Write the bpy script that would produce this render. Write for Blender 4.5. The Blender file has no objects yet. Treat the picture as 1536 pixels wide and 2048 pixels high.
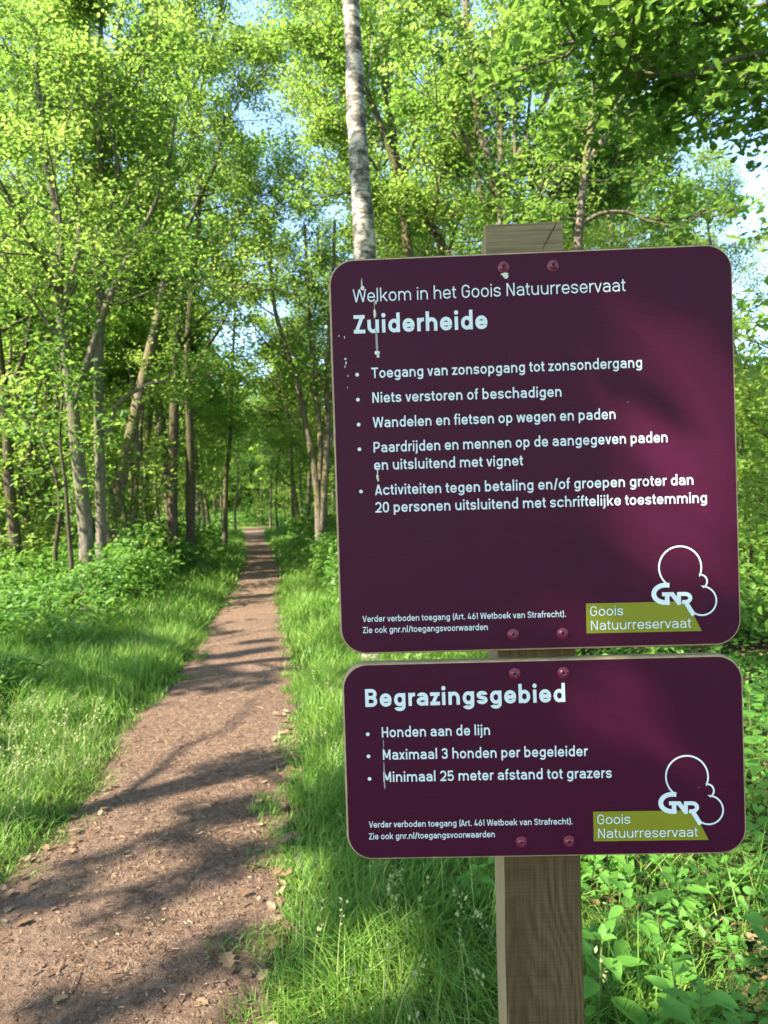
import bpy, math, random
import numpy as np
from mathutils import Matrix, Vector

# ------------------------------------------------------------------ camera, sky, sun, exposure
SC = bpy.context.scene
COL = SC.collection
CAM_Z = 1.5
FPX = 2048 * 24 / 36.0                      # focal length in photo pixels
ROLL, PITCH = -math.radians(1.81), math.atan(19 / FPX)
SUN_EL, SUN_AZ = math.radians(40), math.radians(240)   # azimuth clockwise from +Y
EXPOSURE = 2.15
SKY_STRENGTH = 0.15
SUN_STRENGTH = 5.0

RC = Matrix.Rotation(math.pi / 2 - PITCH, 3, 'X') @ Matrix.Rotation(ROLL, 3, 'Z')
cam_d = bpy.data.cameras.new('camera')
cam_d.lens, cam_d.sensor_width, cam_d.sensor_fit = 24, 36, 'AUTO'
cam_d.clip_start, cam_d.clip_end = 0.05, 1000
cam_d.dof.use_dof = True
cam_d.dof.focus_distance = 0.92
cam_d.dof.aperture_fstop = 10.5
cam = bpy.data.objects.new('camera', cam_d)
cam.matrix_world = Matrix.Translation((0, 0, CAM_Z)) @ RC.to_4x4()
COL.objects.link(cam)
SC.camera = cam

world = bpy.data.worlds.new('World')
SC.world = world
world.use_nodes = True
wn = world.node_tree.nodes
sky = wn.new('ShaderNodeTexSky')
sky.sky_type = 'NISHITA'
sky.sun_disc = False
sky.sun_elevation, sky.sun_rotation = SUN_EL, SUN_AZ
sky.air_density, sky.dust_density, sky.ozone_density = 1.0, 0.5, 1.3
bg = wn['Background']
bg.inputs['Strength'].default_value = SKY_STRENGTH
world.node_tree.links.new(sky.outputs[0], bg.inputs['Color'])

SUN_DIR = np.array([math.sin(SUN_AZ) * math.cos(SUN_EL), math.cos(SUN_AZ) * math.cos(SUN_EL), math.sin(SUN_EL)])
sun_d = bpy.data.lights.new('sun', 'SUN')
sun_d.energy, sun_d.angle, sun_d.color = SUN_STRENGTH, math.radians(0.5), (1.0, 0.91, 0.76)
sun = bpy.data.objects.new('sun', sun_d)
sun.rotation_euler = Vector(SUN_DIR).to_track_quat('Z', 'Y').to_euler()
COL.objects.link(sun)

SC.view_settings.view_transform = 'Standard'
SC.view_settings.look = 'None'
SC.view_settings.exposure = EXPOSURE
SC.view_settings.gamma = 1.0
SC.render.engine = 'CYCLES'
cy = SC.cycles
cy.max_bounces, cy.diffuse_bounces, cy.glossy_bounces, cy.transmission_bounces = 10, 6, 2, 8
cy.sample_clamp_indirect = 6
cy.use_adaptive_sampling = True
cy.adaptive_threshold = 0.015
cy.use_denoising = True
cy.denoiser = 'OPENIMAGEDENOISE'

# ------------------------------------------------------------------ helpers
rng = np.random.default_rng(11)

def ray(px, py):
    return np.array(RC @ Vector(((px - 768) / FPX, -(py - 1024) / FPX, -1.0)))

def ground(px, py, z=0.0):
    d = ray(px, py)
    t = (z - CAM_Z) / d[2]
    return np.array([d[0] * t, d[1] * t, z])

def at(px, py, Y):
    d = ray(px, py)
    t = Y / d[1]
    return np.array([d[0] * t, Y, CAM_Z + d[2] * t])

def mesh_np(name, verts, loops, totals, mats, midx=None, smooth=False):
    me = bpy.data.meshes.new(name)
    verts = np.asarray(verts, dtype=np.float32).reshape(-1, 3)
    loops = np.asarray(loops, dtype=np.int32).ravel()
    totals = np.asarray(totals, dtype=np.int32).ravel()
    me.vertices.add(len(verts)); me.vertices.foreach_set('co', verts.ravel())
    me.loops.add(len(loops)); me.loops.foreach_set('vertex_index', loops)
    me.polygons.add(len(totals))
    starts = np.concatenate(([0], np.cumsum(totals)[:-1])).astype(np.int32)
    me.polygons.foreach_set('loop_start', starts)
    me.polygons.foreach_set('loop_total', totals)
    for m in mats:
        me.materials.append(m)
    if midx is not None:
        me.polygons.foreach_set('material_index', np.asarray(midx, dtype=np.int32))
    me.polygons.foreach_set('use_smooth', np.full(len(totals), bool(smooth)))
    me.update(calc_edges=True)
    return me

def link(name, me, parent=None, loc=None):
    o = bpy.data.objects.new(name, me)
    COL.objects.link(o)
    if parent is not None:
        o.parent = parent
    if loc is not None:
        o.location = loc
    return o

def tag(o, label=None, cat=None, group=None, kind=None):
    if label: o['label'] = label
    if cat: o['category'] = cat
    if group: o['group'] = group
    if kind: o['kind'] = kind
    return o

def thing(name, label, cat, loc=(0, 0, 0), rz=0.0, group=None):
    o = link(name, None, None, loc)
    o.rotation_euler = (0, 0, rz)
    return tag(o, label, cat, group)

class Geo:
    """polygon collector"""
    def __init__(s): s.v, s.l, s.t, s.m, s.n = [], [], [], [], 0
    def add(s, verts, faces, mi=0):
        s.v.append(np.asarray(verts, dtype=float).reshape(-1, 3))
        for f in faces:
            s.l.extend([i + s.n for i in f]); s.t.append(len(f)); s.m.append(mi)
        s.n += len(s.v[-1])
    def build(s, name, mats, parent=None, smooth=False, offset=None):
        v = np.concatenate(s.v)
        if offset is not None: v = v - np.asarray(offset)
        return link(name, mesh_np(name, v, s.l, s.t, mats, s.m, smooth), parent)

def in_poly(pts, poly):
    x, y = pts[:, 0], pts[:, 1]
    inside = np.zeros(len(pts), bool)
    n = len(poly); j = n - 1
    for i in range(n):
        xi, yi = poly[i][0], poly[i][1]; xj, yj = poly[j][0], poly[j][1]
        c = ((yi > y) != (yj > y))
        with np.errstate(divide='ignore', invalid='ignore'):
            c &= x < (xj - xi) * (y - yi) / (yj - yi + 1e-12) + xi
        inside ^= c
        j = i
    return inside

def vnoise(x, y, seed=0):
    """smooth 2-D value noise, 0..1"""
    xi, yi = np.floor(x).astype(np.int64), np.floor(y).astype(np.int64)
    fx, fy = x - xi, y - yi
    fx, fy = fx * fx * (3 - 2 * fx), fy * fy * (3 - 2 * fy)
    def h(a, b):
        n = (a * 374761393 + b * 668265263 + seed * 974711) & 0x7fffffff
        n = ((n ^ (n >> 13)) * 1274126177) & 0x7fffffff
        return ((n ^ (n >> 16)) & 0xffff) / 65535.0
    return (h(xi, yi) * (1 - fx) + h(xi + 1, yi) * fx) * (1 - fy) + (h(xi, yi + 1) * (1 - fx) + h(xi + 1, yi + 1) * fx) * fy

# ------------------------------------------------------------------ materials
def new_mat(name):
    m = bpy.data.materials.new(name); m.use_nodes = True
    nt = m.node_tree
    return m, nt, nt.nodes['Principled BSDF'], nt.nodes['Material Output']

def N(nt, typ, **kw):
    n = nt.nodes.new(typ)
    for k, v in kw.items():
        setattr(n, k, v)
    return n

def ramp(nt, fac, stops, interp='LINEAR'):
    r = N(nt, 'ShaderNodeValToRGB')
    r.color_ramp.interpolation = interp
    els = r.color_ramp.elements
    while len(els) < len(stops): els.new(0.5)
    for e, (p, c) in zip(els, stops):
        e.position = p; e.color = (c[0], c[1], c[2], 1)
    nt.links.new(fac, r.inputs[0])
    return r.outputs[0]

def noise(nt, vec, scale, detail=4, rough=0.6, dist=0.0):
    n = N(nt, 'ShaderNodeTexNoise')
    n.inputs['Scale'].default_value = scale; n.inputs['Detail'].default_value = detail
    n.inputs['Roughness'].default_value = rough; n.inputs['Distortion'].default_value = dist
    if vec is not None: nt.links.new(vec, n.inputs['Vector'])
    return n.outputs['Fac']

def mapping(nt, scale, src='Object', rot=(0, 0, 0)):
    tc = N(nt, 'ShaderNodeTexCoord'); mp = N(nt, 'ShaderNodeMapping')
    mp.inputs['Scale'].default_value = scale; mp.inputs['Rotation'].default_value = rot
    nt.links.new(tc.outputs[src], mp.inputs['Vector'])
    return mp.outputs[0]

def bump(nt, bsdf, height, strength=0.4, dist=0.01):
    b = N(nt, 'ShaderNodeBump')
    b.inputs['Strength'].default_value = strength; b.inputs['Distance'].default_value = dist
    nt.links.new(height, b.inputs['Height']); nt.links.new(b.outputs[0], bsdf.inputs['Normal'])

def mixc(nt, fac, a, b, mode='MIX'):
    m = N(nt, 'ShaderNodeMix'); m.data_type = 'RGBA'; m.blend_type = mode
    for sock, val in ((m.inputs[0], fac), (m.inputs[6], a), (m.inputs[7], b)):
        if hasattr(val, 'is_output'): nt.links.new(val, sock)
        elif isinstance(val, (int, float)): sock.default_value = val
        else: sock.default_value = (val[0], val[1], val[2], 1)
    return m.outputs[2]

def leaf_mat(name, refl, trans, tfac=0.42, rough=0.55, spec=0.2, indiv=0.4):
    m, nt, b, out = new_mat(name)
    g = N(nt, 'ShaderNodeNewGeometry')
    mx0 = N(nt, 'ShaderNodeMath', operation='MULTIPLY_ADD')       # tone drifts from bough to bough, a little from leaf to leaf
    nt.links.new(g.outputs['Random Per Island'], mx0.inputs[0]); mx0.inputs[1].default_value = indiv
    big = noise(nt, g.outputs['Position'], 0.9, 2, 0.5)
    mr0 = N(nt, 'ShaderNodeMapRange'); nt.links.new(big, mr0.inputs[0])
    mr0.inputs[1].default_value = .3; mr0.inputs[2].default_value = .7; mr0.inputs[4].default_value = 1 - indiv
    nt.links.new(mr0.outputs[0], mx0.inputs[2])
    rnd = mx0.outputs[0]
    nt.links.new(ramp(nt, rnd, refl), b.inputs['Base Color'])
    b.inputs['Roughness'].default_value = rough
    b.inputs['Specular IOR Level'].default_value = spec
    t = N(nt, 'ShaderNodeBsdfTranslucent')
    nt.links.new(ramp(nt, rnd, trans), t.inputs['Color'])
    mx = N(nt, 'ShaderNodeMixShader'); mx.inputs[0].default_value = tfac
    nt.links.new(b.outputs[0], mx.inputs[1]); nt.links.new(t.outputs[0], mx.inputs[2])
    nt.links.new(mx.outputs[0], out.inputs['Surface'])
    return m

M = {}
M['oak_leaf'] = leaf_mat('oak_leaf', [(0, (.044, .100, .016)), (.5, (.074, .155, .024)), (1, (.125, .205, .036))],
                         [(0, (.19, .36, .045)), (.5, (.33, .51, .08)), (1, (.53, .67, .15))], 0.52)
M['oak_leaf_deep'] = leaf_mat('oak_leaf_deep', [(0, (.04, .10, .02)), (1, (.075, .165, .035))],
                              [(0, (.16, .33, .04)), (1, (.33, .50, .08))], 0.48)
M['leaf_pale'] = leaf_mat('leaf_pale', [(0, (.10, .18, .03)), (1, (.17, .26, .05))],
                          [(0, (.28, .44, .06)), (1, (.46, .58, .10))])
M['bramble_leaf'] = leaf_mat('bramble_leaf', [(0, (.05, .12, .018)), (.6, (.10, .20, .028)), (1, (.17, .28, .045))],
                             [(0, (.12, .32, .04)), (1, (.30, .52, .08))], 0.38, 0.5, 0.35)
M['weed_leaf'] = leaf_mat('weed_leaf', [(0, (.03, .09, .02)), (1, (.075, .165, .04))], [(0, (.06, .18, .02)), (1, (.14, .30, .04))], 0.25)
M['balsam_leaf'] = leaf_mat('balsam_leaf', [(0, (.075, .20, .03)), (.7, (.12, .28, .045)), (1, (.19, .33, .05))],
                            [(0, (.18, .44, .06)), (1, (.38, .60, .09))], 0.4, 0.5, 0.3)
M['grass'] = leaf_mat('grass_blade', [(0, (.055, .14, .020)), (.5, (.12, .235, .032)), (.84, (.20, .30, .050)), (.90, (.27, .28, .11)), (1, (.38, .31, .17))],
                      [(0, (.12, .32, .04)), (.84, (.28, .48, .08)), (.92, (.34, .36, .14)), (1, (.40, .34, .18))], 0.35, 0.5, 0.3, 0.75)
M['grass_seed'] = leaf_mat('grass_seed_head', [(0, (.17, .24, .07)), (1, (.34, .34, .16))], [(0, (.3, .36, .12)), (1, (.5, .48, .22))], 0.25)

def bark(name, dark, light, moss=None, scale=(9, 9, 2.2)):
    m, nt, b, out = new_mat(name)
    v = mapping(nt, scale)
    f = noise(nt, v, 3.0, 6, 0.65, 0.4)
    c = ramp(nt, f, [(.3, dark), (.68, light)])
    if moss:
        f2 = noise(nt, mapping(nt, (1, 1, .6)), 2.2, 3)
        c = mixc(nt, ramp(nt, f2, [(.45, (0, 0, 0)), (.65, (1, 1, 1))]), c, moss)
    nt.links.new(c, b.inputs['Base Color'])
    b.inputs['Roughness'].default_value = 0.9; b.inputs['Specular IOR Level'].default_value = 0.15
    bump(nt, b, f, 0.7, 0.03)
    return m
M['bark'] = bark('oak_bark', (.045, .035, .024), (.20, .165, .12), (.12, .115, .04))
M['bark_grey'] = bark('grey_bark', (.06, .05, .037), (.21, .18, .135), (.11, .11, .055))
M['bark_dark'] = bark('dark_bark', (.03, .022, .016), (.11, .085, .06), (.07, .07, .025))
M['stem_green'] = bark('green_stem', (.07, .12, .025), (.13, .19, .05), None)

def birch_bark():
    m, nt, b, out = new_mat('birch_bark')
    f1 = noise(nt, mapping(nt, (4, 4, 9)), 1.7, 6, 0.78, 0.15)
    f2 = noise(nt, mapping(nt, (2, 2, 34)), 2.0, 3, 0.6)
    c = ramp(nt, f1, [(.41, (.025, .02, .016)), (.495, (.13, .11, .08)), (.58, (.42, .38, .30)), (.76, (.58, .54, .45))])
    c = mixc(nt, ramp(nt, f2, [(.60, (0, 0, 0)), (.68, (1, 1, 1))]), c, (.17, .14, .11))
    nt.links.new(c, b.inputs['Base Color'])
    b.inputs['Roughness'].default_value = 0.75
    bump(nt, b, f1, 0.5, 0.01)
    return m
M['birch'] = birch_bark()

def wood_mat():
    m, nt, b, out = new_mat('sawn_post_wood')
    tc = N(nt, 'ShaderNodeTexCoord')
    obj = tc.outputs['Object']
    # cathedral grain: distance field warped, running up the post
    warp = noise(nt, mapping(nt, (5, 5, 1.1)), 1.6, 2, 0.5)
    sx = N(nt, 'ShaderNodeSeparateXYZ'); nt.links.new(obj, sx.inputs[0])
    w = N(nt, 'ShaderNodeMath', operation='MULTIPLY_ADD'); nt.links.new(warp, w.inputs[0]); w.inputs[1].default_value = 0.42
    nt.links.new(sx.outputs['X'], w.inputs[2])
    w2 = N(nt, 'ShaderNodeMath', operation='MULTIPLY'); nt.links.new(w.outputs[0], w2.inputs[0]); w2.inputs[1].default_value = 300
    sn = N(nt, 'ShaderNodeMath', operation='SINE'); nt.links.new(w2.outputs[0], sn.inputs[0])
    fine = noise(nt, mapping(nt, (260, 260, 9)), 1.0, 4, 0.7)
    broad = noise(nt, mapping(nt, (14, 14, 1.6)), 1.3, 3, 0.6)
    saw = noise(nt, mapping(nt, (10, 10, 520)), 1.0, 3, 0.75)
    ma = N(nt, 'ShaderNodeMath', operation='MULTIPLY_ADD'); nt.links.new(sn.outputs[0], ma.inputs[0]); ma.inputs[1].default_value = 0.07
    nt.links.new(fine, ma.inputs[2])
    c = ramp(nt, ma.outputs[0], [(.28, (.042, .028, .012)), (.5, (.108, .075, .034)), (.75, (.175, .128, .064))])
    c = mixc(nt, ramp(nt, broad, [(.35, (0, 0, 0)), (.7, (.75, .75, .75))]), c, (.062, .042, .020))
    c = mixc(nt, ramp(nt, saw, [(.42, (.35, .35, .35)), (.6, (0, 0, 0))]), c, (.05, .034, .015))
    # paler towards the top end (z along the post)
    zr = N(nt, 'ShaderNodeMapRange'); nt.links.new(sx.outputs['Z'], zr.inputs[0])
    zr.inputs[1].default_value = 1.55; zr.inputs[2].default_value = 1.85
    zf = N(nt, 'ShaderNodeMath', operation='MULTIPLY'); nt.links.new(zr.outputs[0], zf.inputs[0]); zf.inputs[1].default_value = 0.72
    grey = ramp(nt, saw, [(.3, (.15, .118, .065)), (.62, (.31, .25, .15))])
    c = mixc(nt, zf.outputs[0], c, grey)
    # left cheek of the post is coloured paler for the sunlight falling on it
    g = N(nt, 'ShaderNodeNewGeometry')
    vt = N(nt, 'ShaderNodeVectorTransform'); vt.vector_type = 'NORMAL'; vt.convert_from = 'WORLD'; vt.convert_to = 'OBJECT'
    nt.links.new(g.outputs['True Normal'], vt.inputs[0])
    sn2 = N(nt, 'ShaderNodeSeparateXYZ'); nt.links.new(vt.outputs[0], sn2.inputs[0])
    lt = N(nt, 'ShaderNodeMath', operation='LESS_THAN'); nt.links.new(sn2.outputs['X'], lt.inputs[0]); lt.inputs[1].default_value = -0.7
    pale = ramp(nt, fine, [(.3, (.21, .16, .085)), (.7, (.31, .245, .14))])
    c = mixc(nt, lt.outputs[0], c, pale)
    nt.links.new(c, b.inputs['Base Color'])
    b.inputs['Roughness'].default_value = 0.88; b.inputs['Specular IOR Level'].default_value = 0.2
    add = N(nt, 'ShaderNodeMath', operation='ADD'); nt.links.new(fine, add.inputs[0]); nt.links.new(saw, add.inputs[1])
    bump(nt, b, add.outputs[0], 0.55, 0.002)
    return m
M['wood'] = wood_mat()

def simple(name, col, rough=0.5, spec=0.5, metal=0.0):
    m, nt, b, out = new_mat(name)
    b.inputs['Base Color'].default_value = (*col, 1); b.inputs['Roughness'].default_value = rough
    b.inputs['Specular IOR Level'].default_value = spec; b.inputs['Metallic'].default_value = metal
    return m

def panel_mat():
    m, nt, b, out = new_mat('plum_panel')
    f = noise(nt, mapping(nt, (40, 40, 900)), 1.0, 3, 0.7)
    f2 = noise(nt, mapping(nt, (6, 6, 6)), 1.0, 4, 0.6)
    c = ramp(nt, f, [(.3, (.039, .0028, .0178)), (.7, (.052, .0040, .0238))])
    c = mixc(nt, ramp(nt, f2, [(.4, (0, 0, 0)), (.8, (.25, .25, .25))]), c, (.032, .0035, .018))
    f3 = noise(nt, mapping(nt, (75, 75, 75)), 1.0, 2, 0.5)
    c = mixc(nt, ramp(nt, f3, [(.785, (0, 0, 0)), (.80, (.6, .6, .6))]), c, (.30, .26, .24))
    nt.links.new(c, b.inputs['Base Color'])
    b.inputs['Roughness'].default_value = 0.5; b.inputs['Specular IOR Level'].default_value = 0.15
    bump(nt, b, f, 0.08, 0.001)
    return m
M['panel'] = panel_mat()

def edge_mat():
    m, nt, b, out = new_mat('pale_plywood_edge')
    f = noise(nt, mapping(nt, (60, 500, 60)), 1.0, 3, 0.6)
    c = ramp(nt, f, [(.3, (.24, .165, .088)), (.7, (.40, .305, .18))])
    nt.links.new(c, b.inputs['Base Color']); b.inputs['Roughness'].default_value = 0.8
    return m
M['edge'] = edge_mat()
M['white'] = simple('white_print', (.60, .69, .74), 0.55, 0.3)
M['lime'] = simple('lime_print', (.20, .21, .012), 0.55, 0.3)
M['screw'] = simple('plum_screw_paint', (.17, .012, .042), 0.28, 0.6)
M['socket'] = simple('dark_socket', (.02, .012, .01), 0.5, 0.4)
M['steel'] = simple('bare_steel', (.42, .38, .32), 0.4, 0.5, 0.7)
M['dropping'] = simple('bird_lime', (.62, .62, .54), 0.85, 0.2)
M['streak'] = simple('dried_streak', (.33, .28, .31), 0.8, 0.2)
M['crack'] = simple('crack_shadow_wood', (.018, .013, .009), 0.95, 0.05)

def soil_mat():
    m, nt, b, out = new_mat('woodland_soil')
    f = noise(nt, mapping(nt, (1, 1, 1)), 1.3, 6, 0.65)
    f2 = noise(nt, mapping(nt, (1, 1, 1)), 38, 4, 0.7)
    c = ramp(nt, f2, [(.3, (.022, .016, .010)), (.55, (.065, .045, .026)), (.72, (.14, .10, .06))])
    c = mixc(nt, ramp(nt, f, [(.42, (0, 0, 0)), (.62, (.8, .8, .8))]), c, (.045, .075, .018))
    tc = N(nt, 'ShaderNodeTexCoord'); ln = N(nt, 'ShaderNodeVectorMath', operation='LENGTH')
    nt.links.new(tc.outputs['Object'], ln.inputs[0])
    mr = N(nt, 'ShaderNodeMapRange'); nt.links.new(ln.outputs['Value'], mr.inputs[0])
    mr.inputs[1].default_value = 9; mr.inputs[2].default_value = 26
    meadow = ramp(nt, noise(nt, mapping(nt, (1, 1, 1)), 4, 5, 0.7), [(.3, (.07, .12, .022)), (.7, (.17, .23, .05))])
    c = mixc(nt, mr.outputs[0], c, meadow)
    nt.links.new(c, b.inputs['Base Color']); b.inputs['Roughness'].default_value = 0.95
    b.inputs['Specular IOR Level'].default_value = 0.1
    bump(nt, b, f2, 0.8, 0.03)
    return m
M['soil'] = soil_mat()

def path_mat():
    m, nt, b, out = new_mat('trodden_earth')
    v = mapping(nt, (1, 1, 1))
    f1 = noise(nt, v, 1.1, 4, 0.6)
    f2 = noise(nt, v, 26, 6, 0.75)
    f3 = noise(nt, v, 130, 3, 0.7)
    c = ramp(nt, f2, [(.28, (.080, .048, .032)), (.5, (.222, .142, .096)), (.72, (.42, .30, .21))])
    c = mixc(nt, ramp(nt, f1, [(.38, (0, 0, 0)), (.66, (.5, .5, .5))]), c, (.15, .10, .075))
    c = mixc(nt, ramp(nt, f3, [(.60, (0, 0, 0)), (.72, (.7, .7, .7))]), c, (.36, .25, .17))
    c = mixc(nt, ramp(nt, f3, [(.28, (.8, .8, .8)), (.38, (0, 0, 0))]), c, (.06, .038, .03))
    nt.links.new(c, b.inputs['Base Color']); b.inputs['Roughness'].default_value = 0.95
    b.inputs['Specular IOR Level'].default_value = 0.15
    ad = N(nt, 'ShaderNodeMath', operation='MULTIPLY_ADD'); nt.links.new(f3, ad.inputs[0]); ad.inputs[1].default_value = .4; nt.links.new(f2, ad.inputs[2])
    bump(nt, b, ad.outputs[0], 1.0, 0.04)
    return m
M['path'] = path_mat()

def bits_mat(name, stops, trans=0.0):
    m, nt, b, out = new_mat(name)
    g = N(nt, 'ShaderNodeNewGeometry')
    nt.links.new(ramp(nt, g.outputs['Random Per Island'], stops), b.inputs['Base Color'])
    b.inputs['Roughness'].default_value = 0.85; b.inputs['Specular IOR Level'].default_value = 0.2
    return m
M['bits'] = bits_mat('wood_chips', [(0, (.035, .02, .013)), (.55, (.12, .064, .038)), (.85, (.21, .125, .072)), (1, (.34, .25, .15))])
M['dry_leaf'] = bits_mat('dry_leaf', [(0, (.09, .05, .026)), (.5, (.17, .105, .056)), (1, (.27, .20, .12))])
M['twig'] = bits_mat('dry_twig', [(0, (.07, .045, .03)), (1, (.30, .20, .13))])

# ------------------------------------------------------------------ the path's outline, measured on the ground
LEFT_PX = [(487, 1056), (490, 1091), (496, 1128), (478, 1160), (460, 1191), (433, 1237), (396, 1292), (360, 1351), (301, 1406),
           (240, 1460), (243, 1495), (225, 1550), (172, 1610), (108, 1687), (40, 1735), (-10, 1830), (-90, 1905), (-230, 2048)]
RIGHT_PX = [(524, 1055), (533, 1082), (556, 1132), (556, 1173), (551, 1205), (560, 1246), (574, 1292), (580, 1337), (581, 1383),
            (584, 1437), (586, 1477), (572, 1541), (562, 1600), (550, 1669), (554, 1742), (545, 1815), (512, 1906), (503, 1974), (515, 2048)]
PL = np.array([ground(*p)[:2] for p in LEFT_PX][::-1])
PR = np.array([ground(*p)[:2] for p in RIGHT_PX][::-1])
PL = np.concatenate(([[PL[0][0] + .12, -9], [PL[0][0] + .05, .2]], PL, [[-8.4, 50.0], [-4.5, 62.0]]))
PR = np.concatenate(([[PR[0][0] + .1, -9], [PR[0][0] + .02, .2]], PR, [[-7.1, 50.0], [-3.0, 62.0]]))
def path_left(y): return np.interp(y, PL[:, 1], PL[:, 0])
def path_right(y): return np.interp(y, PR[:, 1], PR[:, 0])
def path_mid(y): return 0.5 * (path_left(y) + path_right(y))

def gz(x, y):
    """height of the ground"""
    off = np.maximum(path_left(y) - x, x - path_right(y))
    rise = np.clip((off - 0.1) / 1.6, 0, 1)
    base = 0.10 * rise * rise * (3 - 2 * rise)
    return base + rise * (0.10 * (vnoise(x * .55 + 7, y * .55, 3) - .5) + .05 * (vnoise(x * 1.7, y * 1.7, 5) - .5)) - 0.012

def grid_sheet(xs, ys, zf):
    X, Y = np.meshgrid(xs, ys)
    v = np.stack([X, Y, zf(X, Y)], -1).reshape(-1, 3)
    nx, ny = len(xs), len(ys)
    i, j = np.meshgrid(np.arange(nx - 1), np.arange(ny - 1))
    a = (j * nx + i).ravel()
    return v, np.stack([a, a + 1, a + 1 + nx, a + nx], -1)

xs = np.concatenate((np.linspace(-400, -32, 12), np.linspace(-30, -9, 40), np.linspace(-8.8, 5, 110), np.linspace(5.3, 30, 40), np.linspace(34, 400, 12)))
ys = np.concatenate((np.linspace(-300, -13, 10), np.linspace(-12, -.2, 20), np.linspace(0, 14, 120), np.linspace(14.3, 70, 120), np.linspace(74, 500, 14)))
v, f = grid_sheet(xs, ys, gz)
go = link('ground', mesh_np('ground', v, f, np.full(len(f), 4), [M['soil']], smooth=True))
tag(go, kind='structure')

rows = np.concatenate((np.linspace(-8, 1.2, 24), np.linspace(1.3, 12, 210), np.linspace(12.2, 62, 110)))
NA = 15
pv = []
for y in rows:
    l = path_left(y) - .05 + .05 * (vnoise(np.array([y * 3.1]), np.array([0.]), 4)[0] - .5)
    r = path_right(y) + .05 + .05 * (vnoise(np.array([y * 3.1]), np.array([9.]), 6)[0] - .5)
    for k in range(NA):
        u = k / (NA - 1)
        x = l + (r - l) * u
        z = 0.006 - .028 * (2 * u - 1) ** 4 + 0.012 * (vnoise(np.array([x * 4]), np.array([y * 4]), 8)[0] - .5) - .012 * (1 - (2 * u - 1) ** 2)
        pv.append((x, y, z + .008))
i, j = np.meshgrid(np.arange(NA - 1), np.arange(len(rows) - 1))
a = (j * NA + i).ravel()
pf = np.stack([a, a + 1, a + 1 + NA, a + NA], -1)
po = link('path', mesh_np('path', np.array(pv), pf, np.full(len(pf), 4), [M['path']], smooth=True))
tag(po, kind='structure')

# ------------------------------------------------------------------ signpost frame: everything on the boards is measured in the board's own plane
YAW = -math.radians(1.63)
RB = Matrix.Rotation(YAW, 3, 'Z')
BO = np.array([0.0, 0.9, CAM_Z])            # origin of the board plane
RBn = np.array(RB)
def on_board(px, py, depth=0.0):
    """board-local (x, z) of a photo pixel on the plane at this depth behind the face"""
    d = RBn.T @ ray(px, py)
    o = RBn.T @ (np.array([0, 0, CAM_Z]) - BO)
    t = (depth - o[1]) / d[1]
    q = o + d * t
    return np.array([q[0], q[2]])

# ------------------------------------------------------------------ sun flecks drawn for the near ground and boards, to be carved into unseen crowns
LIT_GROUND_PX = [
    [(215, 1455), (420, 1395), (590, 1392), (590, 1478), (470, 1500), (330, 1548), (225, 1552)],
    [(330, 1592), (430, 1562), (575, 1530), (575, 1562), (440, 1592), (350, 1606)],
    [(175, 1655), (330, 1618), (335, 1655), (200, 1676)],
    [(190, 1800), (250, 1735), (335, 1690), (330, 1740), (255, 1780)],
    [(320, 1838), (440, 1772), (575, 1735), (575, 1800), (430, 1838)],
    [(-60, 1880), (140, 1842), (110, 1950), (20, 2000), (-60, 2030)],
    [(380, 2010), (450, 1965), (560, 1950), (560, 2048), (330, 2060)],
    [(430, 1662), (560, 1628), (560, 1662), (480, 1682)],
    [(230, 1925), (330, 1890), (320, 1930), (240, 1960)],
    [(-60, 1440), (245, 1425), (245, 1600), (130, 1690), (60, 1735), (-60, 1720)],
    [(570, 1270), (700, 1290), (700, 1500), (590, 1480)],
    [(560, 1700), (680, 1720), (660, 1850), (550, 1900)],
    [(740, 1880), (880, 1880), (870, 2000), (750, 2020)],
    [(1180, 1700), (1400, 1720), (1360, 1890), (1190, 1900)],
    [(1330, 1790), (1600, 1740), (1600, 2040), (1400, 2060)],
]
LIT_GROUND = [np.array([ground(*p)[:2] for p in poly]) for poly in LIT_GROUND_PX]
LIT_GROUND = [p.mean(0) + (p - p.mean(0)) * 1.12 for p in LIT_GROUND]
LIT_BOARD_PX = [
    [(1345, 690), (1385, 690), (1475, 770), (1480, 850), (1420, 790)],
    [(1260, 880), (1330, 885), (1480, 985), (1490, 1060), (1390, 1010), (1330, 960)],
    [(1210, 1010), (1300, 1020), (1420, 1110), (1470, 1200), (1380, 1150), (1290, 1090)],
    [(1140, 500), (1190, 505), (1290, 590), (1270, 600)],
    [(1130, 1325), (1240, 1325), (1330, 1440), (1330, 1500), (1230, 1440), (1160, 1390)],
    [(1170, 1600), (1200, 1600), (1260, 1690), (1220, 1690)],
    [(975, 1180), (1040, 1180), (1120, 1260), (1060, 1260)],
]
LIT_BOARD = [np.array([on_board(*p) for p in poly]) for poly in LIT_BOARD_PX]
LIT_BOARD = [p.mean(0) + (p - p.mean(0)) * 1.2 for p in LIT_BOARD]
BN = RBn @ np.array([0, -1.0, 0])

def leaf_stays(p, size=None):
    """True for leaves of the trees beside the camera that do not stand in a sun fleck"""
    if size is not None:
        k = in_sun(p)
        tb = ((p - BO) @ BN) / (SUN_DIR @ BN)
        q = (p - SUN_DIR * tb[:, None] - BO) @ RBn
        near = np.where((np.abs(q[:, 0] - .2) < .5) & (np.abs(q[:, 2] + .08) < .62))[0]
        for a in np.linspace(0, 2 * math.pi, 8, endpoint=False):
            d = np.array([math.cos(a), math.sin(a), .5 * math.cos(3 * a)])
            k &= in_sun(p + size[:, None] * d * .5, True, False)
            for f in (.2, .4, .6, .8, 1.0):
                k[near] &= in_sun(p[near] + size[near][:, None] * d * f, False, True)
        return k
    return in_sun(p)

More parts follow.
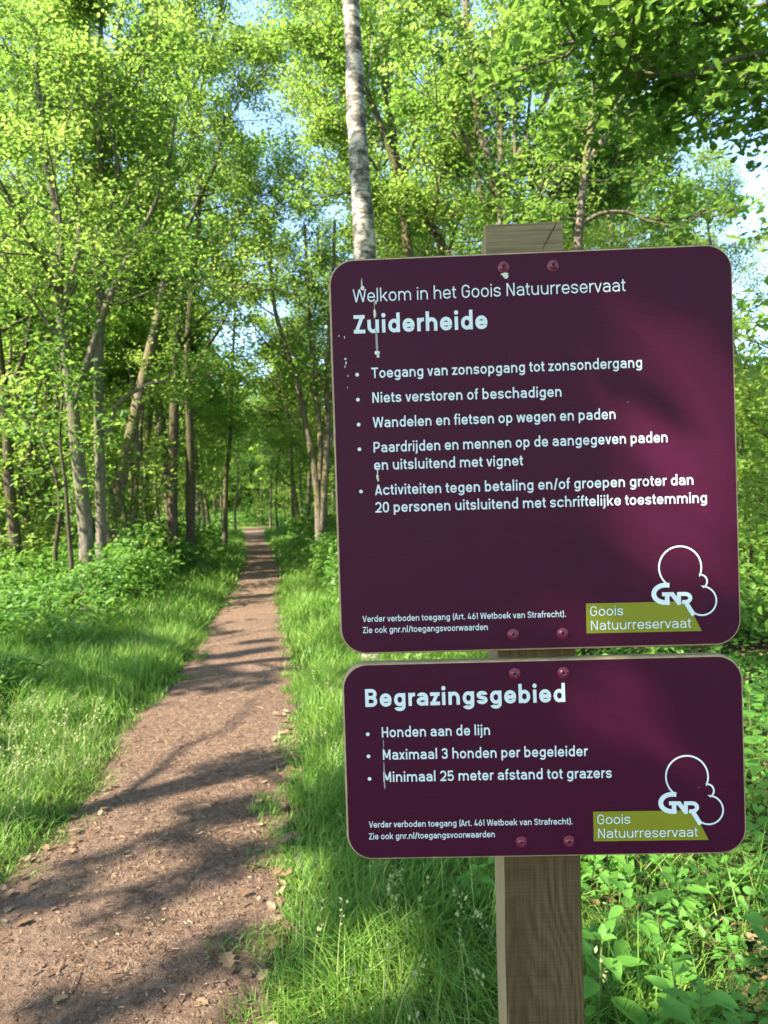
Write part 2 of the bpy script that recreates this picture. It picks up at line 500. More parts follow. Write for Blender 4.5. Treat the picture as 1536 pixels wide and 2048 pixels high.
def in_sun(p, ground_too=True, board_too=True):
    t = p[:, 2] / SUN_DIR[2]
    g = p - SUN_DIR * t[:, None]
    keep = np.ones(len(p), bool)
    for poly in LIT_GROUND * ground_too:
        keep &= ~in_poly(g[:, :2], poly)
    # beyond the near patches leaves are carved away in bands that cross the path
    u = g[:, 0] * .55 - g[:, 1] * .85
    bands = vnoise(u * 4.0, (g[:, 0] + g[:, 1]) * 1.3, 21)
    if ground_too:
        keep &= ~((bands > .54) & (g[:, 1] > 4.6))
        a, b = g[:, 0] * .87 + g[:, 1] * .5, g[:, 0] * -.5 + g[:, 1] * .87
        keep &= ~((vnoise(a * 2.6, b * 6.0, 25) > .74) & (g[:, 1] <= 4.8) & (g[:, 0] < -.1))
    tb = ((p - BO) @ BN) / (SUN_DIR @ BN)
    q = (p - SUN_DIR * tb[:, None] - BO) @ RBn
    for poly in LIT_BOARD * board_too:
        keep &= ~in_poly(q[:, [0, 2]], poly)
    return keep

# ------------------------------------------------------------------ leaves
def leaf_shape(kind):
    if kind == 'oak':          # lobed half outline, two halves folded on the midrib
        half = [(.12, .0), (.12, .14), (.29, .28), (.18, .40), (.37, .58), (.24, .68), (.27, .86), (.0, 1.0)]
        L = [(0, 0, 0)] + [(x, y, x * .35) for x, y in half[1:-1]] + [(0, 1.0, -.06)]
        n = len(L)
        R = [(-x, y, x * .35) for x, y in half[1:-1]]
        v = L + R
        fl = [list(range(n)), [0, n - 1] + list(range(n + len(R) - 1, n - 1, -1))]
        return np.array(v), fl
    if kind == 'ovate':
        half = [(.15, .10), (.27, .30), (.26, .52), (.14, .80)]
        v = [(0, 0, 0), (0, .5, -.02), (0, 1, -.16)] + [(x, y, x * .28 - .10 * y * y) for x, y in half] + [(-x, y, x * .28 - .10 * y * y) for x, y in half]
        return np.array(v), [[0, 3, 4, 5, 1], [1, 5, 6, 2], [0, 1, 9, 8, 7], [1, 2, 10, 9]]
    if kind == 'rhomb':
        v = [(0, 0, 0), (.33, .48, .10), (0, 1, -.04), (-.33, .48, .10)]
        return np.array(v), [[0, 1, 2], [0, 2, 3]]
    v = [(0, 0, 0), (.32, .5, .05), (0, 1, 0), (-.32, .5, .05)]
    return np.array(v), [[0, 1, 2, 3]]

def leaf_verts(kind, pos, size, yaw, tilt, rollv, fold=1.0):
    """instances of a leaf: heading yaw, tilt of the tip (0 flat), roll about the midrib"""
    T, F = leaf_shape(kind)
    T = T * np.array([1, 1, fold])
    n = len(pos)
    cy_, sy_ = np.cos(yaw), np.sin(yaw); ct, st = np.cos(tilt), np.sin(tilt); cr, sr = np.cos(rollv), np.sin(rollv)
    f = np.stack([-sy_ * ct, cy_ * ct, st], -1)            # along the leaf
    s = np.stack([cy_, sy_, np.zeros(n)], -1)
    u = np.cross(s, f)
    s2 = s * cr[:, None] + u * sr[:, None]
    u2 = u * cr[:, None] - s * sr[:, None]
    V = pos[:, None, :] + size[:, None, None] * (T[None, :, 0, None] * s2[:, None, :] + T[None, :, 1, None] * f[:, None, :] + T[None, :, 2, None] * u2[:, None, :])
    k = len(T)
    fl = np.concatenate([np.array(x) for x in F]); ft = np.array([len(x) for x in F])
    loops = (fl[None, :] + (np.arange(n) * k)[:, None]).ravel()
    return V.reshape(-1, 3), loops, np.tile(ft, n)

def leaf_mesh(name, mat, kind, pos, size, r, flat=0.45, droop=-0.15, fold=1.0):
    n = len(pos)
    V, L, T = leaf_verts(kind, pos, size, r.uniform(0, 2 * math.pi, n), r.normal(droop, flat, n), r.normal(0, flat, n), fold)
    return mesh_np(name, V, L, T, [mat])

# ------------------------------------------------------------------ trees
class Tree:
    def __init__(s, seed):
        s.r = np.random.default_rng(seed)
        s.tubes, s.twigs = [], []
    def tube(s, pts, r0, r1, sides=6, power=1.0):
        s.tubes.append((np.asarray(pts, float), r0, r1, sides, power))
    def wander(s, p, d, length, n, wig=.18, up=.04):
        pts = [np.array(p, float)]
        d = np.array(d, float); d /= np.linalg.norm(d)
        for _ in range(n):
            d = d + s.r.normal(0, wig, 3) + np.array([0, 0, up])
            d /= np.linalg.norm(d)
            pts.append(pts[-1] + d * length / n)
        return np.array(pts), d
    def spray(s, pts, r0, count, length, level, tmin=.25, up=.03, spread=1.0, twig_tubes=True, tmax=1.0):
        """side branches along a limb, recursively; the last level are twigs that carry the leaves"""
        seg = np.linalg.norm(np.diff(pts, axis=0), axis=1); cum = np.concatenate(([0], np.cumsum(seg)))
        ga = s.r.uniform(0, 6.28)
        for k in range(count):
            t = tmin + (tmax - tmin) * (k + s.r.uniform(0, 1)) / count
            dd = t * cum[-1]
            i = min(np.searchsorted(cum, dd, side='right') - 1, len(seg) - 1)
            q = pts[i] + (pts[i + 1] - pts[i]) * ((dd - cum[i]) / seg[i])
            ax = (pts[i + 1] - pts[i]) / seg[i]
            ga += 2.4 + s.r.normal(0, .35)
            ref = np.array([0, 0, 1.0]) if abs(ax[2]) < .8 else np.array([1.0, 0, 0])
            a = np.cross(ax, ref); a /= np.linalg.norm(a); b = np.cross(ax, a)
            side = a * math.cos(ga) + b * math.sin(ga)
            ang = s.r.uniform(.7, 1.15) * spread
            dr = ax * math.cos(ang) + side * math.sin(ang)
            dr[2] = dr[2] * .7 + .08
            ln = length * (1.15 - .6 * t) * s.r.uniform(.65, 1.25)
            rad = r0 * (1 - .7 * t) * s.r.uniform(.38, .55)
            if level == 0:
                p2, _ = s.wander(q, dr, ln, 3, .2, up)
                if twig_tubes: s.tube(p2, max(rad, .005), .003, 3)
                s.twigs.append(p2)
            else:
                n = 5 if level >= 2 else 4
                p2, _ = s.wander(q, dr, ln, n, .17, up)
                s.tube(p2, max(rad, .012), max(rad * .3, .005), 6 if level >= 2 else 4)
                s.spray(p2, max(rad, .01), (5, 6, 7)[level] if level < 3 else 7, ln * (.42, .46, .5)[min(level, 2)], level - 1, .2, up, spread, twig_tubes)
    def leaf_pts(s, per_twig, jit, keep_below=None):
        if not s.twigs: return np.zeros((0, 3))
        P = np.array([p for p in s.twigs])            # (n,4,3)
        n = len(P)
        t = s.r.uniform(.15, 1.08, (n, per_twig)) * 3
        i = np.clip(np.floor(t).astype(int), 0, 2); fr = t - i
        A = P[np.arange(n)[:, None], i]; B = P[np.arange(n)[:, None], i + 1]
        q = A + (B - A) * fr[..., None] + s.r.normal(0, jit, (n, per_twig, 3)) * np.array([1, 1, .6])
        return q.reshape(-1, 3)
    def wood_mesh(s, name, mat):
        V, L, T, base = [], [], [], 0
        for pts, r0, r1, sides, power in s.tubes:
            n = len(pts)
            tan = np.gradient(pts, axis=0); tan /= np.linalg.norm(tan, axis=1)[:, None] + 1e-9
            ref = np.array([.31, .95, .05]) if abs(tan[0][2]) > .5 else np.array([0, 0, 1.0])
            a = np.cross(tan, ref); a /= np.linalg.norm(a, axis=1)[:, None] + 1e-9
            b = np.cross(tan, a)
            rr = r0 + (r1 - r0) * np.linspace(0, 1, n) ** power
            th = np.linspace(0, 2 * math.pi, sides, endpoint=False)
            ring = pts[:, None, :] + rr[:, None, None] * (np.cos(th)[None, :, None] * a[:, None, :] + np.sin(th)[None, :, None] * b[:, None, :])
            if r0 > .06:
                ring += (s.r.normal(0, r0 * .035, ring.shape))
            V.append(ring.reshape(-1, 3))
            i, j = np.meshgrid(np.arange(sides), np.arange(n - 1))
            i, j = i.ravel(), j.ravel(); i2 = (i + 1) % sides
            q = np.stack([j * sides + i, j * sides + i2, (j + 1) * sides + i2, (j + 1) * sides + i], -1) + base
            L.append(q.ravel()); T.append(np.full(len(q), 4))
            base += n * sides
        return mesh_np(name, np.concatenate(V), np.concatenate(L), np.concatenate(T), [mat], smooth=True)

def smooth_line(pts, n=4):
    """Catmull-Rom through the measured points"""
    P = np.asarray(pts, float)
    P = np.concatenate(([2 * P[0] - P[1]], P, [2 * P[-1] - P[-2]]))
    out = []
    for i in range(1, len(P) - 2):
        for k in range(n):
            t = k / n
            out.append(.5 * ((2 * P[i]) + (-P[i - 1] + P[i + 1]) * t + (2 * P[i - 1] - 5 * P[i] + 4 * P[i + 1] - P[i + 2]) * t * t + (-P[i - 1] + 3 * P[i] - 3 * P[i + 1] + P[i + 2]) * t ** 3))
    out.append(P[-2])
    return np.array(out)

def px_tree(name, label, cat, Y, trunk, r0, r1, limbs, seed, bark_m, leaf_m, n_br=9, br_len=2.4, tmin=.45, per=30, size=.085, kind='oak', jit=.13, group=None, extra_height=0, filt=None, levels=2, limb_br=5, limb_len=1.3, thin=.4):
    """a tree traced from the photo: trunk and limbs are pixel polylines at depth Y (a third value shifts the depth)"""
    t = Tree(seed)
    def P(seq): return [at(q[0], q[1], Y + (q[2] if len(q) > 2 else 0)) for q in seq]
    tp = P(trunk)
    base = np.array([tp[0][0], tp[0][1], 0.0]); base[2] = float(gz(base[0], base[1])) - .05
    tp = [base + np.array([0, 0, .0])] + [p for p in tp[1:]]
    if extra_height:
        d = tp[-1] - tp[-2]; d /= np.linalg.norm(d)
        tp.append(tp[-1] + (d + np.array([0, 0, .6])) * extra_height * .6)
    tp = smooth_line(tp)
    t.tube(tp, r0, r1, 12, .8)
    fl = [tp[0] - np.array([0, 0, .05]), tp[0] + np.array([0, 0, .12]), tp[0] + (tp[1] - tp[0]) * .4]
    t.tube(np.array(fl), r0 * 1.5, r0 * 1.0, 12, .6)
    t.spray(tp, r0 * .8, n_br, br_len, levels, tmin, .05)
    for lb in limbs:
        pts = smooth_line(P(lb[0]))
        t.tube(pts, lb[1], lb[1] * .35, 8)
        t.spray(pts, lb[1] * .8, lb[2] if len(lb) > 2 else limb_br, lb[3] if len(lb) > 3 else limb_len, 1, .3, .05)
    root = thing(name, label, cat, tuple(base), 0, group)
    wm = t.wood_mesh('trunk', bark_m); wm.transform(Matrix.Translation(-Vector(base)))
    link('trunk', wm, root)
    q = t.leaf_pts(per, jit)
    q = q[q[:, 2] > .5]
    if filt is not None: q = q[filt(q)]
    if thin < 1: q = q[(q[:, 1] > base[1] - .25) | (t.r.uniform(0, 1, len(q)) < thin)]
    lm = leaf_mesh('crown', leaf_m, kind, q - base, size * t.r.uniform(.45, 1.35, len(q)), t.r)
    link('crown', lm, root)
    return root, len(q)

NLEAF = 0
def reg(res):
    global NLEAF
    NLEAF += res[1]
    return res[0]

near_spec = dict(kind='oak', per=30, size=.10)
reg(px_tree('oak_tree', 'pale grey forked trunk leaning left, beside a straight trunk left of the path', 'tree', 10.0,
    [(176, 1240), (172, 1070), (154, 900), (140, 770), (128, 680), (116, 575), (122, 520), (112, 420), (92, 330), (78, 200), (70, 60)], .115, .03,
    [([(130, 600), (158, 490), (152, 360, .4), (135, 240, .8), (120, 120, 1)], .05),
     ([(152, 800), (172, 735), (203, 640), (240, 550), (272, 480), (300, 430), (335, 340), (350, 240)], .06),
     ([(118, 590), (95, 540, -.4), (60, 480, -1), (10, 380, -1.6), (-40, 300, -2)], .045)],
    101, M['bark_grey'], M['oak_leaf'], 12, 2.6, .45, 60, .062))
reg(px_tree('oak_tree', 'straight slim grey trunk with one arching low branch reaching right, left of the path', 'tree', 10.3,
    [(206, 1235), (203, 1080), (199, 900), (197, 740), (198, 640), (204, 560), (212, 460), (206, 400), (198, 280), (196, 150), (205, 20)], .088, .03,
    [([(214, 866), (232, 815), (265, 785), (318, 763), (385, 762), (450, 742)], .045, 7, .9),
     ([(212, 440), (236, 340), (218, 220), (235, 90), (250, -30)], .045),
     ([(206, 560), (235, 470, .3), (262, 440, .7), (320, 400, 1.2), (380, 330, 1.6)], .035)],
    102, M['bark_grey'], M['oak_leaf'], 12, 2.4, .45, 60, .062))
reg(px_tree('oak_tree', 'dark trunk forking high into a fan of limbs, beyond the pale pair', 'tree', 15.0,
    [(347, 1140), (345, 1000), (348, 850), (354, 720), (360, 600), (366, 520), (352, 430), (338, 340), (330, 200)], .125, .04,
    [([(366, 530), (372, 470), (392, 410), (430, 330), (450, 230)], .07), ([(362, 560), (340, 500), (318, 440), (300, 350)], .05),
     ([(366, 540), (395, 500), (440, 470), (500, 410)], .045), ([(356, 700), (400, 640, -.5), (450, 600, -.8), (500, 560, -1)], .045)],
    103, M['bark_dark'], M['oak_leaf'], 15, 2.9, .42, 52, .075, kind='rhomb', extra_height=4.5))
reg(px_tree('oak_tree', 'dark straight trunk right beside the dark one with forked top, left of the path', 'tree', 15.6,
    [(383, 1140), (380, 1000), (380, 870), (374, 740), (380, 620), (392, 500), (400, 380), (395, 250)], .11, .04,
    [([(378, 760), (410, 700), (450, 640), (470, 560)], .05), ([(378, 820), (340, 770), (310, 720)], .04)],
    104, M['bark_dark'], M['oak_leaf'], 15, 2.9, .40, 52, .075, kind='rhomb', extra_height=4.5))
reg(px_tree('leaning_tree', 'dark gnarled trunk leaning at the left edge of the photo', 'tree', 12.0,
    [(42, 1190), (30, 1080), (18, 960), (14, 850), (0, 720), (-15, 560), (-10, 380), (0, 200)], .12, .04,
    [([(20, 980), (60, 900, .5), (75, 800, .8), (95, 700, 1)], .045), ([(10, 800), (50, 700), (70, 560), (60, 420)], .05)],
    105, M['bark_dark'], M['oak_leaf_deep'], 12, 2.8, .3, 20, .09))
reg(px_tree('sapling', 'thin curved bare-stemmed sapling before the dark leaning trunk on the left', 'tree', 11.0,
    [(106, 1200), (112, 1090), (120, 1020), (108, 940), (82, 880), (50, 840), (20, 790)], .045, .012, [], 106, M['bark_dark'], M['oak_leaf'], 8, 1.3, .35, 24, .09, levels=1))
reg(px_tree('sapling', 'thin upright dark sapling just left of the pale forked pair', 'tree', 9.4,
    [(146, 1250), (143, 1130), (136, 1040), (130, 960), (120, 880), (125, 780), (118, 700)], .04, .012, [], 107, M['bark_dark'], M['oak_leaf_deep'], 8, 1.3, .35, 24, .09, levels=1))
reg(px_tree('many_stemmed_tree', 'broad clump of stems by the far bend on the right of the path', 'tree', 17.0,
    [(640, 1110), (636, 1000), (628, 930), (612, 850), (598, 780), (570, 690), (545, 590), (540, 450)], .12, .04,
    [([(642, 1060), (650, 960), (656, 860), (654, 740), (664, 600), (670, 440)], .11, 8, 1.8), ([(640, 960), (640, 860), (625, 740), (618, 600), (610, 450)], .08, 8, 1.6),
     ([(655, 900), (690, 800), (720, 700), (740, 600)], .06, 6, 1.5)],
    108, M['bark'], M['oak_leaf'], 10, 2.6, .35, 20, .095, kind='rhomb'))
reg(px_tree('slim_tree', 'slim pale trunk left of the path where it narrows to the distance', 'tree', 24.0,
    [(449, 1070), (452, 960), (460, 880), (464, 760), (470, 600), (472, 430)], .10, .03, [], 109, M['bark'], M['oak_leaf'], 14, 2.6, .3, 24, .13, kind='rhomb'))
reg(px_tree('birch_tree', 'white-barked birch rising straight behind the upper left of the board', 'tree', 6.0,
    [(752, 1345), (746, 900), (738, 640), (730, 510), (722, 380), (713, 240), (709, 130), (702, 0), (694, -150), (690, -400)], .122, .06,
    [([(745, 70), (738, 150), (728, 240), (720, 320)], .006, 0, .1)], 110, M['birch'], M['oak_leaf'], 7, 1.7, .82, 22, .07, kind='rhomb'))
reg(px_tree('oak_tree', 'sunlit mossy trunk showing just right of the birch above the board', 'tree', 13.0,
    [(836, 1150), (828, 760), (822, 560), (812, 470), (803, 400), (790, 300), (775, 190), (765, 60), (770, -120)], .125, .05,
    [([(800, 380), (825, 300), (850, 210), (860, 100)], .06), ([(803, 410), (770, 370), (720, 350), (650, 330)], .04), ([(790, 300), (750, 250), (690, 190), (640, 120)], .045)],
    111, M['bark'], M['oak_leaf'], 11, 2.6, .45, 50, .068))
reg(px_tree('oak_tree', 'dark curving trunk leaning left above the middle of the board top', 'tree', 12.2,
    [(935, 1150), (930, 800), (912, 560), (888, 500), (856, 440), (822, 398), (800, 360), (776, 290), (745, 210), (700, 130), (650, 60)], .105, .04,
    [([(810, 385), (760, 378), (700, 385), (640, 395)], .03), ([(856, 440), (880, 360), (905, 290), (900, 190)], .055)],
    112, M['bark_dark'], M['oak_leaf'], 9, 2.2, .55, 50, .068))
reg(px_tree('oak_tree', 'tall oak with many upright limbs rising right behind the post top', 'tree', 11.0,
    [(1014, 1180), (1010, 760), (1008, 520), (1004, 420), (990, 375), (976, 320), (958, 250), (946, 160), (934, 40), (928, -120)], .11, .05,
    [([(1008, 400), (1014, 350), (1050, 290), (1086, 210), (1108, 130), (1120, 0), (1130, -120)], .08, 8, 1.6),
     ([(1000, 410), (968, 400), (950, 330), (920, 250), (890, 130)], .06, 7, 1.4),
     ([(1003, 340), (1000, 250), (988, 170), (990, 60)], .06, 7, 1.4), ([(1030, 320), (1028, 220), (1010, 110)], .035)],
    113, M['bark'], M['oak_leaf'], 11, 2.6, .5, 50, .068))
reg(px_tree('oak_tree', 'oak with a long dark limb slanting up right from behind the post', 'tree', 11.6,
    [(1056, 1170), (1064, 760), (1070, 540), (1078, 440), (1106, 390), (1150, 330), (1198, 272), (1250, 200), (1300, 130), (1330, 20)], .10, .045,
    [([(1080, 440), (1060, 350), (1055, 250), (1070, 120)], .05), ([(1150, 330), (1190, 330), (1250, 320), (1310, 330)], .03)],
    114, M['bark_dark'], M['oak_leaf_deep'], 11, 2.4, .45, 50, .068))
reg(px_tree('oak_tree', 'oak with a drooping low branch stretching over the right half of the board', 'tree', 9.5,
    [(1140, 1220), (1150, 800), (1152, 560), (1160, 440), (1172, 330), (1190, 200), (1200, 50), (1210, -100)], .085, .03,
    [([(1160, 440), (1110, 436), (1060, 450)], .03, 5, .8), ([(1160, 450), (1200, 428), (1245, 424), (1300, 438), (1370, 436), (1430, 420)], .035, 9, .9),
     ([(1172, 330), (1230, 250), (1300, 190), (1380, 150)], .05, 7, 1.5)],
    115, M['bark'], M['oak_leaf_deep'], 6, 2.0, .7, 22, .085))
# the oak just out of frame on the right whose low boughs hang in at the top right
reg(px_tree('oak_tree', 'near oak with pale twigs hanging in at the top right corner', 'tree', 4.6,
    [(2050, 1700), (2040, 900), (2000, 400), (1960, 100), (1900, -300), (1850, -700), (1800, -1100)], .15, .06,
    [([(1980, 260), (1760, 130), (1600, 100), (1470, 118), (1400, 146), (1330, 150), (1240, 140)], .03, 12, .9),
     ([(1960, 100), (1700, -30), (1500, 20), (1350, 60), (1230, 70), (1120, 90)], .03, 13, 1.0),
     ([(1940, 0), (1700, -180, .5), (1450, -140, .6), (1250, -60, .6), (1080, -10, .6)], .035, 13, 1.1),
     ([(1980, 260), (1800, 240, .4), (1640, 220, .6), (1500, 200, .8), (1380, 230, .9), (1290, 170, .9)], .022, 8, .7)],
    116, M['bark_grey'], M['oak_leaf_deep'], 10, 2.2, .55, 30, .08, jit=.10, limb_len=.8, thin=1))
# unseen trees beside and behind the camera, crowns carved to dapple path and boards
def free_tree(name, label, x, y, H, r0, seed, bark_m, leaf_m, n_br, br_len, tmin, per, size, kind, jit, group=None, filt=None, lean=(0, 0), levels=2, twig_tubes=True, up=.05):
    t = Tree(seed)
    z0 = float(gz(np.array([x]), np.array([y]))[0]) - .05
    n = 7
    pts = [np.array([0, 0, 0.])]
    d = np.array([lean[0], lean[1], 1.0])
    for k in range(n):
        d = d + t.r.normal(0, .07, 3); d[2] = max(d[2], .8); d /= np.linalg.norm(d)
        pts.append(pts[-1] + d * H / n)
    pts = smooth_line(pts, 3)
    t.tube(pts, r0, r0 * .22, 9, .9)
    t.tube(np.array([pts[0] - [0, 0, .1], pts[0] + [0, 0, .15], pts[1]]), r0 * 1.45, r0 * .98, 9, .6)
    t.spray(pts, r0 * .75, n_br, br_len, levels, tmin, up, 1.0, twig_tubes)
    root = thing(name, label, 'tree', (x, y, z0), 0, group)
    if filt is not None:
        w0 = np.array([x, y, z0])
        def clear(pts):
            d = np.concatenate([pts + (np.roll(pts, -1, 0) - pts) * f for f in (0, .33, .66)])[:-1]
            return bool(filt(d + w0).all())
        t.tubes = [b for b in t.tubes if b[1] > .03 or clear(b[0])]
    link('trunk', t.wood_mesh('trunk', bark_m), root)
    q = t.leaf_pts(per, jit); q = q[q[:, 2] > .35]
    sz = size * t.r.uniform(.5, 1.3, len(q))
    if filt is not None:
        k = filt(q + np.array([x, y, z0]), sz)
        q, sz = q[k], sz[k]
    link('crown', leaf_mesh('crown', leaf_m, kind, q, sz, t.r), root)
    return root, len(q)

for k, (x, y, H, w) in enumerate([(-8.6, -3.2, 10.5, 'farther back'), (-7.0, 0.4, 10.0, 'level with the camera'), (-8.2, 3.6, 10.5, 'a few steps ahead'), (-4.4, -4.2, 9.5, 'closest behind'), (-11.5, 0.6, 12.5, 'outermost')]):
    reg(free_tree('oak_tree', f'unseen leafy oak left of the camera, crown carved for sun flecks, {w}', x, y, H, .15, 200 + k, M['bark'], M['oak_leaf'], 14, 3.4, .38, 42, .115, 'rhomb', .17, None, leaf_stays))

reg(free_tree('oak_tree', 'broad-crowned oak behind the pale pair of trunks, arching over the path', -5.9, 14.2, 15.5, .16, 231, M['bark'], M['oak_leaf'], 16, 4.4, .52, 54, .075, 'rhomb', .16, lean=(.14, .05)))
reg(free_tree('oak_tree', 'broad-crowned oak on the right verge, arching over the path behind the birch', -.4, 15.4, 13.5, .16, 232, M['bark'], M['oak_leaf'], 15, 4.4, .52, 50, .075, 'rhomb', .16))
reg(free_tree('added_young_oak', 'added unseen young oak left of the camera, casting sharper flecks on the boards', -3.4, -1.2, 6.2, .06, 240, M['bark'], M['oak_leaf'], 16, 1.9, .42, 60, .10, 'rhomb', .15, None, leaf_stays))  # added out of view, carved so the board flecks come out sharper
# ---- the wood: a few kinds grown once, then copied object by object
def copy_tree(root, x, y, rz, s, label, group):
    o = root.copy(); COL.objects.link(o)
    o.location = (x, y, float(gz(np.array([x]), np.array([y]))[0]) - .05)
    o.rotation_euler = (0, 0, rz); o.scale = (s, s, s * 1.0)
    o['label'] = label; o['group'] = group
    for ch in root.children:
        c = ch.copy(); COL.objects.link(c); c.parent = o
    return o

kinds = []
for k in range(5):
    kinds.append(dict(H=(12.5, 14, 11, 13, 15)[k], leaf=('oak_leaf', 'leaf_pale', 'oak_leaf', 'leaf_pale', 'oak_leaf')[k], bark=('bark', 'bark_dark', 'bark_grey', 'bark', 'bark_dark')[k], r0=(.13, .12, .10, .12, .15)[k],
                      n=(17, 18, 16, 17, 18)[k], bl=(3.2, 3.0, 2.7, 3.0, 3.4)[k], tm=(.16, .22, .12, .18, .24)[k]))
sap = [dict(H=4.2, leaf='oak_leaf', bark='bark_dark', r0=.035, n=12, bl=1.5, tm=.08), dict(H=3.2, leaf='leaf_pale', bark='bark_dark', r0=.03, n=12, bl=1.3, tm=.05), dict(H=5.5, leaf='oak_leaf', bark='bark_grey', r0=.045, n=13, bl=1.6, tm=.12)]

pr = np.random.default_rng(77)
spots = []
def scatter(n, x0, x1, y0, y1, mind, side, tries=60):
    for _ in range(n):
        for _t in range(tries):
            y = pr.uniform(y0, y1); x = pr.uniform(x0, x1) + (float(path_mid(y)) if side else 0)
            c = float(path_mid(y))
            if abs(x - c) < 1.5: continue
            if all((x - a) ** 2 + (y - b) ** 2 > mind ** 2 for a, b, *_ in spots):
                spots.append((x, y, side)); break
FIXED = [(-4.1, 10), (-4, 10.3), (-4.4, 15), (-4.1, 15.6), (-6.3, 12), (-1.5, 17), (-5.4, 24), (0, 6), (.6, 13), (1.4, 12.2), (1.9, 11), (2.4, 11.6), (2.6, 9.5), (-6, 14.2), (-.4, 15.4)]
spots += [(a, b, 9) for a, b in FIXED]
n0 = len(spots)
scatter(5, -8, -2.6, 17, 30, 2.6, 'left')
scatter(1, -13, -7.5, 16, 20, 2.6, 'left')
scatter(5, -10, -2.2, 30, 52, 3.0, 'left')
scatter(8, 2.2, 9, 16, 30, 2.2, 'right')
scatter(9, 2.0, 18, 28, 52, 2.6, 'right')
scatter(7, 9, 18, 22, 30, 2.4, 'right')
scatter(24, -30, 32, 52, 78, 3.0, '')
spots += [(-5.7, 18.6, 'left'), (-1.3, 20.5, 'right'), (-6.6, 23.5, 'left'), (-2.2, 26.2, 'right'), (-8.3, 30.5, 'left'), (-4.4, 33, 'right')]
spots += [(a, b, 'behind') for a, b in ((3.5, -5.5), (-.5, -8.5), (6.5, -1.5), (7.5, -8), (2.5, -12), (-5, -11), (9.5, 3))]  # unseen trees added to dim the sky light on boards and path
spots += [(7.0, 19.0, 'pale'), (14.6, 26.0, 'pale')]
tree_spots = spots[n0:]
protos = {}
LAB = {'left': ('leafy tree among the wood left of the path', 'trees of the wood left of the path'),
       'right': ('leafy tree among the wood right of the path', 'trees of the wood right of the path'),
       'behind': ('unseen leafy tree added behind the camera to cut sky light', 'added trees behind the camera'),
       '': ('far hazy tree closing the view at the end of the wood', 'far trees at the end of the wood')}
for i, (x, y, side) in enumerate(tree_spots):
    far = y > 27
    k = int(pr.integers(0, 5))
    if side == 'right' and y < 27 and x > 6: k = 3
    if side == 'pale': k, side = 3, 'right'
    key = (k, far)
    lab, grp = LAB[side]
    if key not in protos:
        K = kinds[k]
        protos[key] = reg(free_tree('broadleaf_tree', lab, x, y, K['H'], K['r0'], 300 + k, M[K['bark']], M[K['leaf']], K['n'], K['bl'], K['tm'], 16 if far else 34, .16 if far else .088, 'quad' if far else 'rhomb', .2 if far else .17, grp, twig_tubes=not far))
        protos[key].rotation_euler[2] = pr.uniform(0, 6.28)
    else:
        copy_tree(protos[key], x, y, pr.uniform(0, 6.28), pr.uniform(.85, 1.2), lab, grp)

def far_wood():
    r = np.random.default_rng(55)
    n = 130000
    a = r.uniform(-1.25, 1.25, n); d = r.uniform(82, 100, n)
    x, y = np.sin(a) * d - 4, np.cos(a) * d
    top = 9 + 7 * vnoise(a * 22, a * 0, 56) + 3 * vnoise(a * 90, d * .1, 57)
    z = top * r.uniform(0, 1, n) ** .8
    m = leaf_mesh('distant_woodland', M['oak_leaf'], 'quad', np.stack([x, y, z], -1), r.uniform(.6, 1.5, n), r, .8)
    tag(link('distant_woodland', m), 'distant belt of woodland closing the horizon', 'woodland', kind='stuff')
far_wood()
ns = len(spots)
scatter(20, -9, -2.3, 16, 48, 1.3, 'left')
scatter(17, -9, -2.4, 11.5, 19, 1.0, 'left')
spots += [(-9.5, 53, 'left'), (-8, 55, 'left'), (-6.8, 56, 'left'), (-10.5, 57, 'left'), (-9, 59, 'left'), (-7.4, 51.5, 'left'), (-11.5, 54, 'left'), (-6, 58, 'left')]
scatter(24, 1.9, 10, 15, 48, 1.3, 'right')
scatter(8, 6.5, 11, 6, 13, 1.3, 'right')
spots += [(3.8, 6.3, 'low'), (4.6, 7.4, 'low'), (5.3, 8.6, 'low'), (4.7, 9.6, 'low'), (6.4, 10.2, 'low'), (3.9, 7.4, 'low'), (5.9, 9.4, 'low')]
sp = {}
for i, (x, y, side) in enumerate(spots[ns:]):
    k = int(pr.integers(0, 3))
    low = side == 'low'
    if low: k, side = 1, 'right'
    lab, grp = {'left': ('young leafy sapling under the taller trees left of the path', 'saplings left of the path'), 'right': ('young leafy sapling under the taller trees right of the path', 'saplings right of the path')}[side]
    if k not in sp:
        K = sap[k]
        sp[k] = reg(free_tree('sapling', lab, x, y, K['H'], K['r0'], 400 + k, M[K['bark']], M[K['leaf']], K['n'], K['bl'], K['tm'], 24, .11, 'rhomb', .10, grp, levels=1, up=.06))
    else:
        copy_tree(sp[k], x, y, pr.uniform(0, 6.28), pr.uniform(.5, .75) if low else pr.uniform(.85, 1.5), lab, grp)

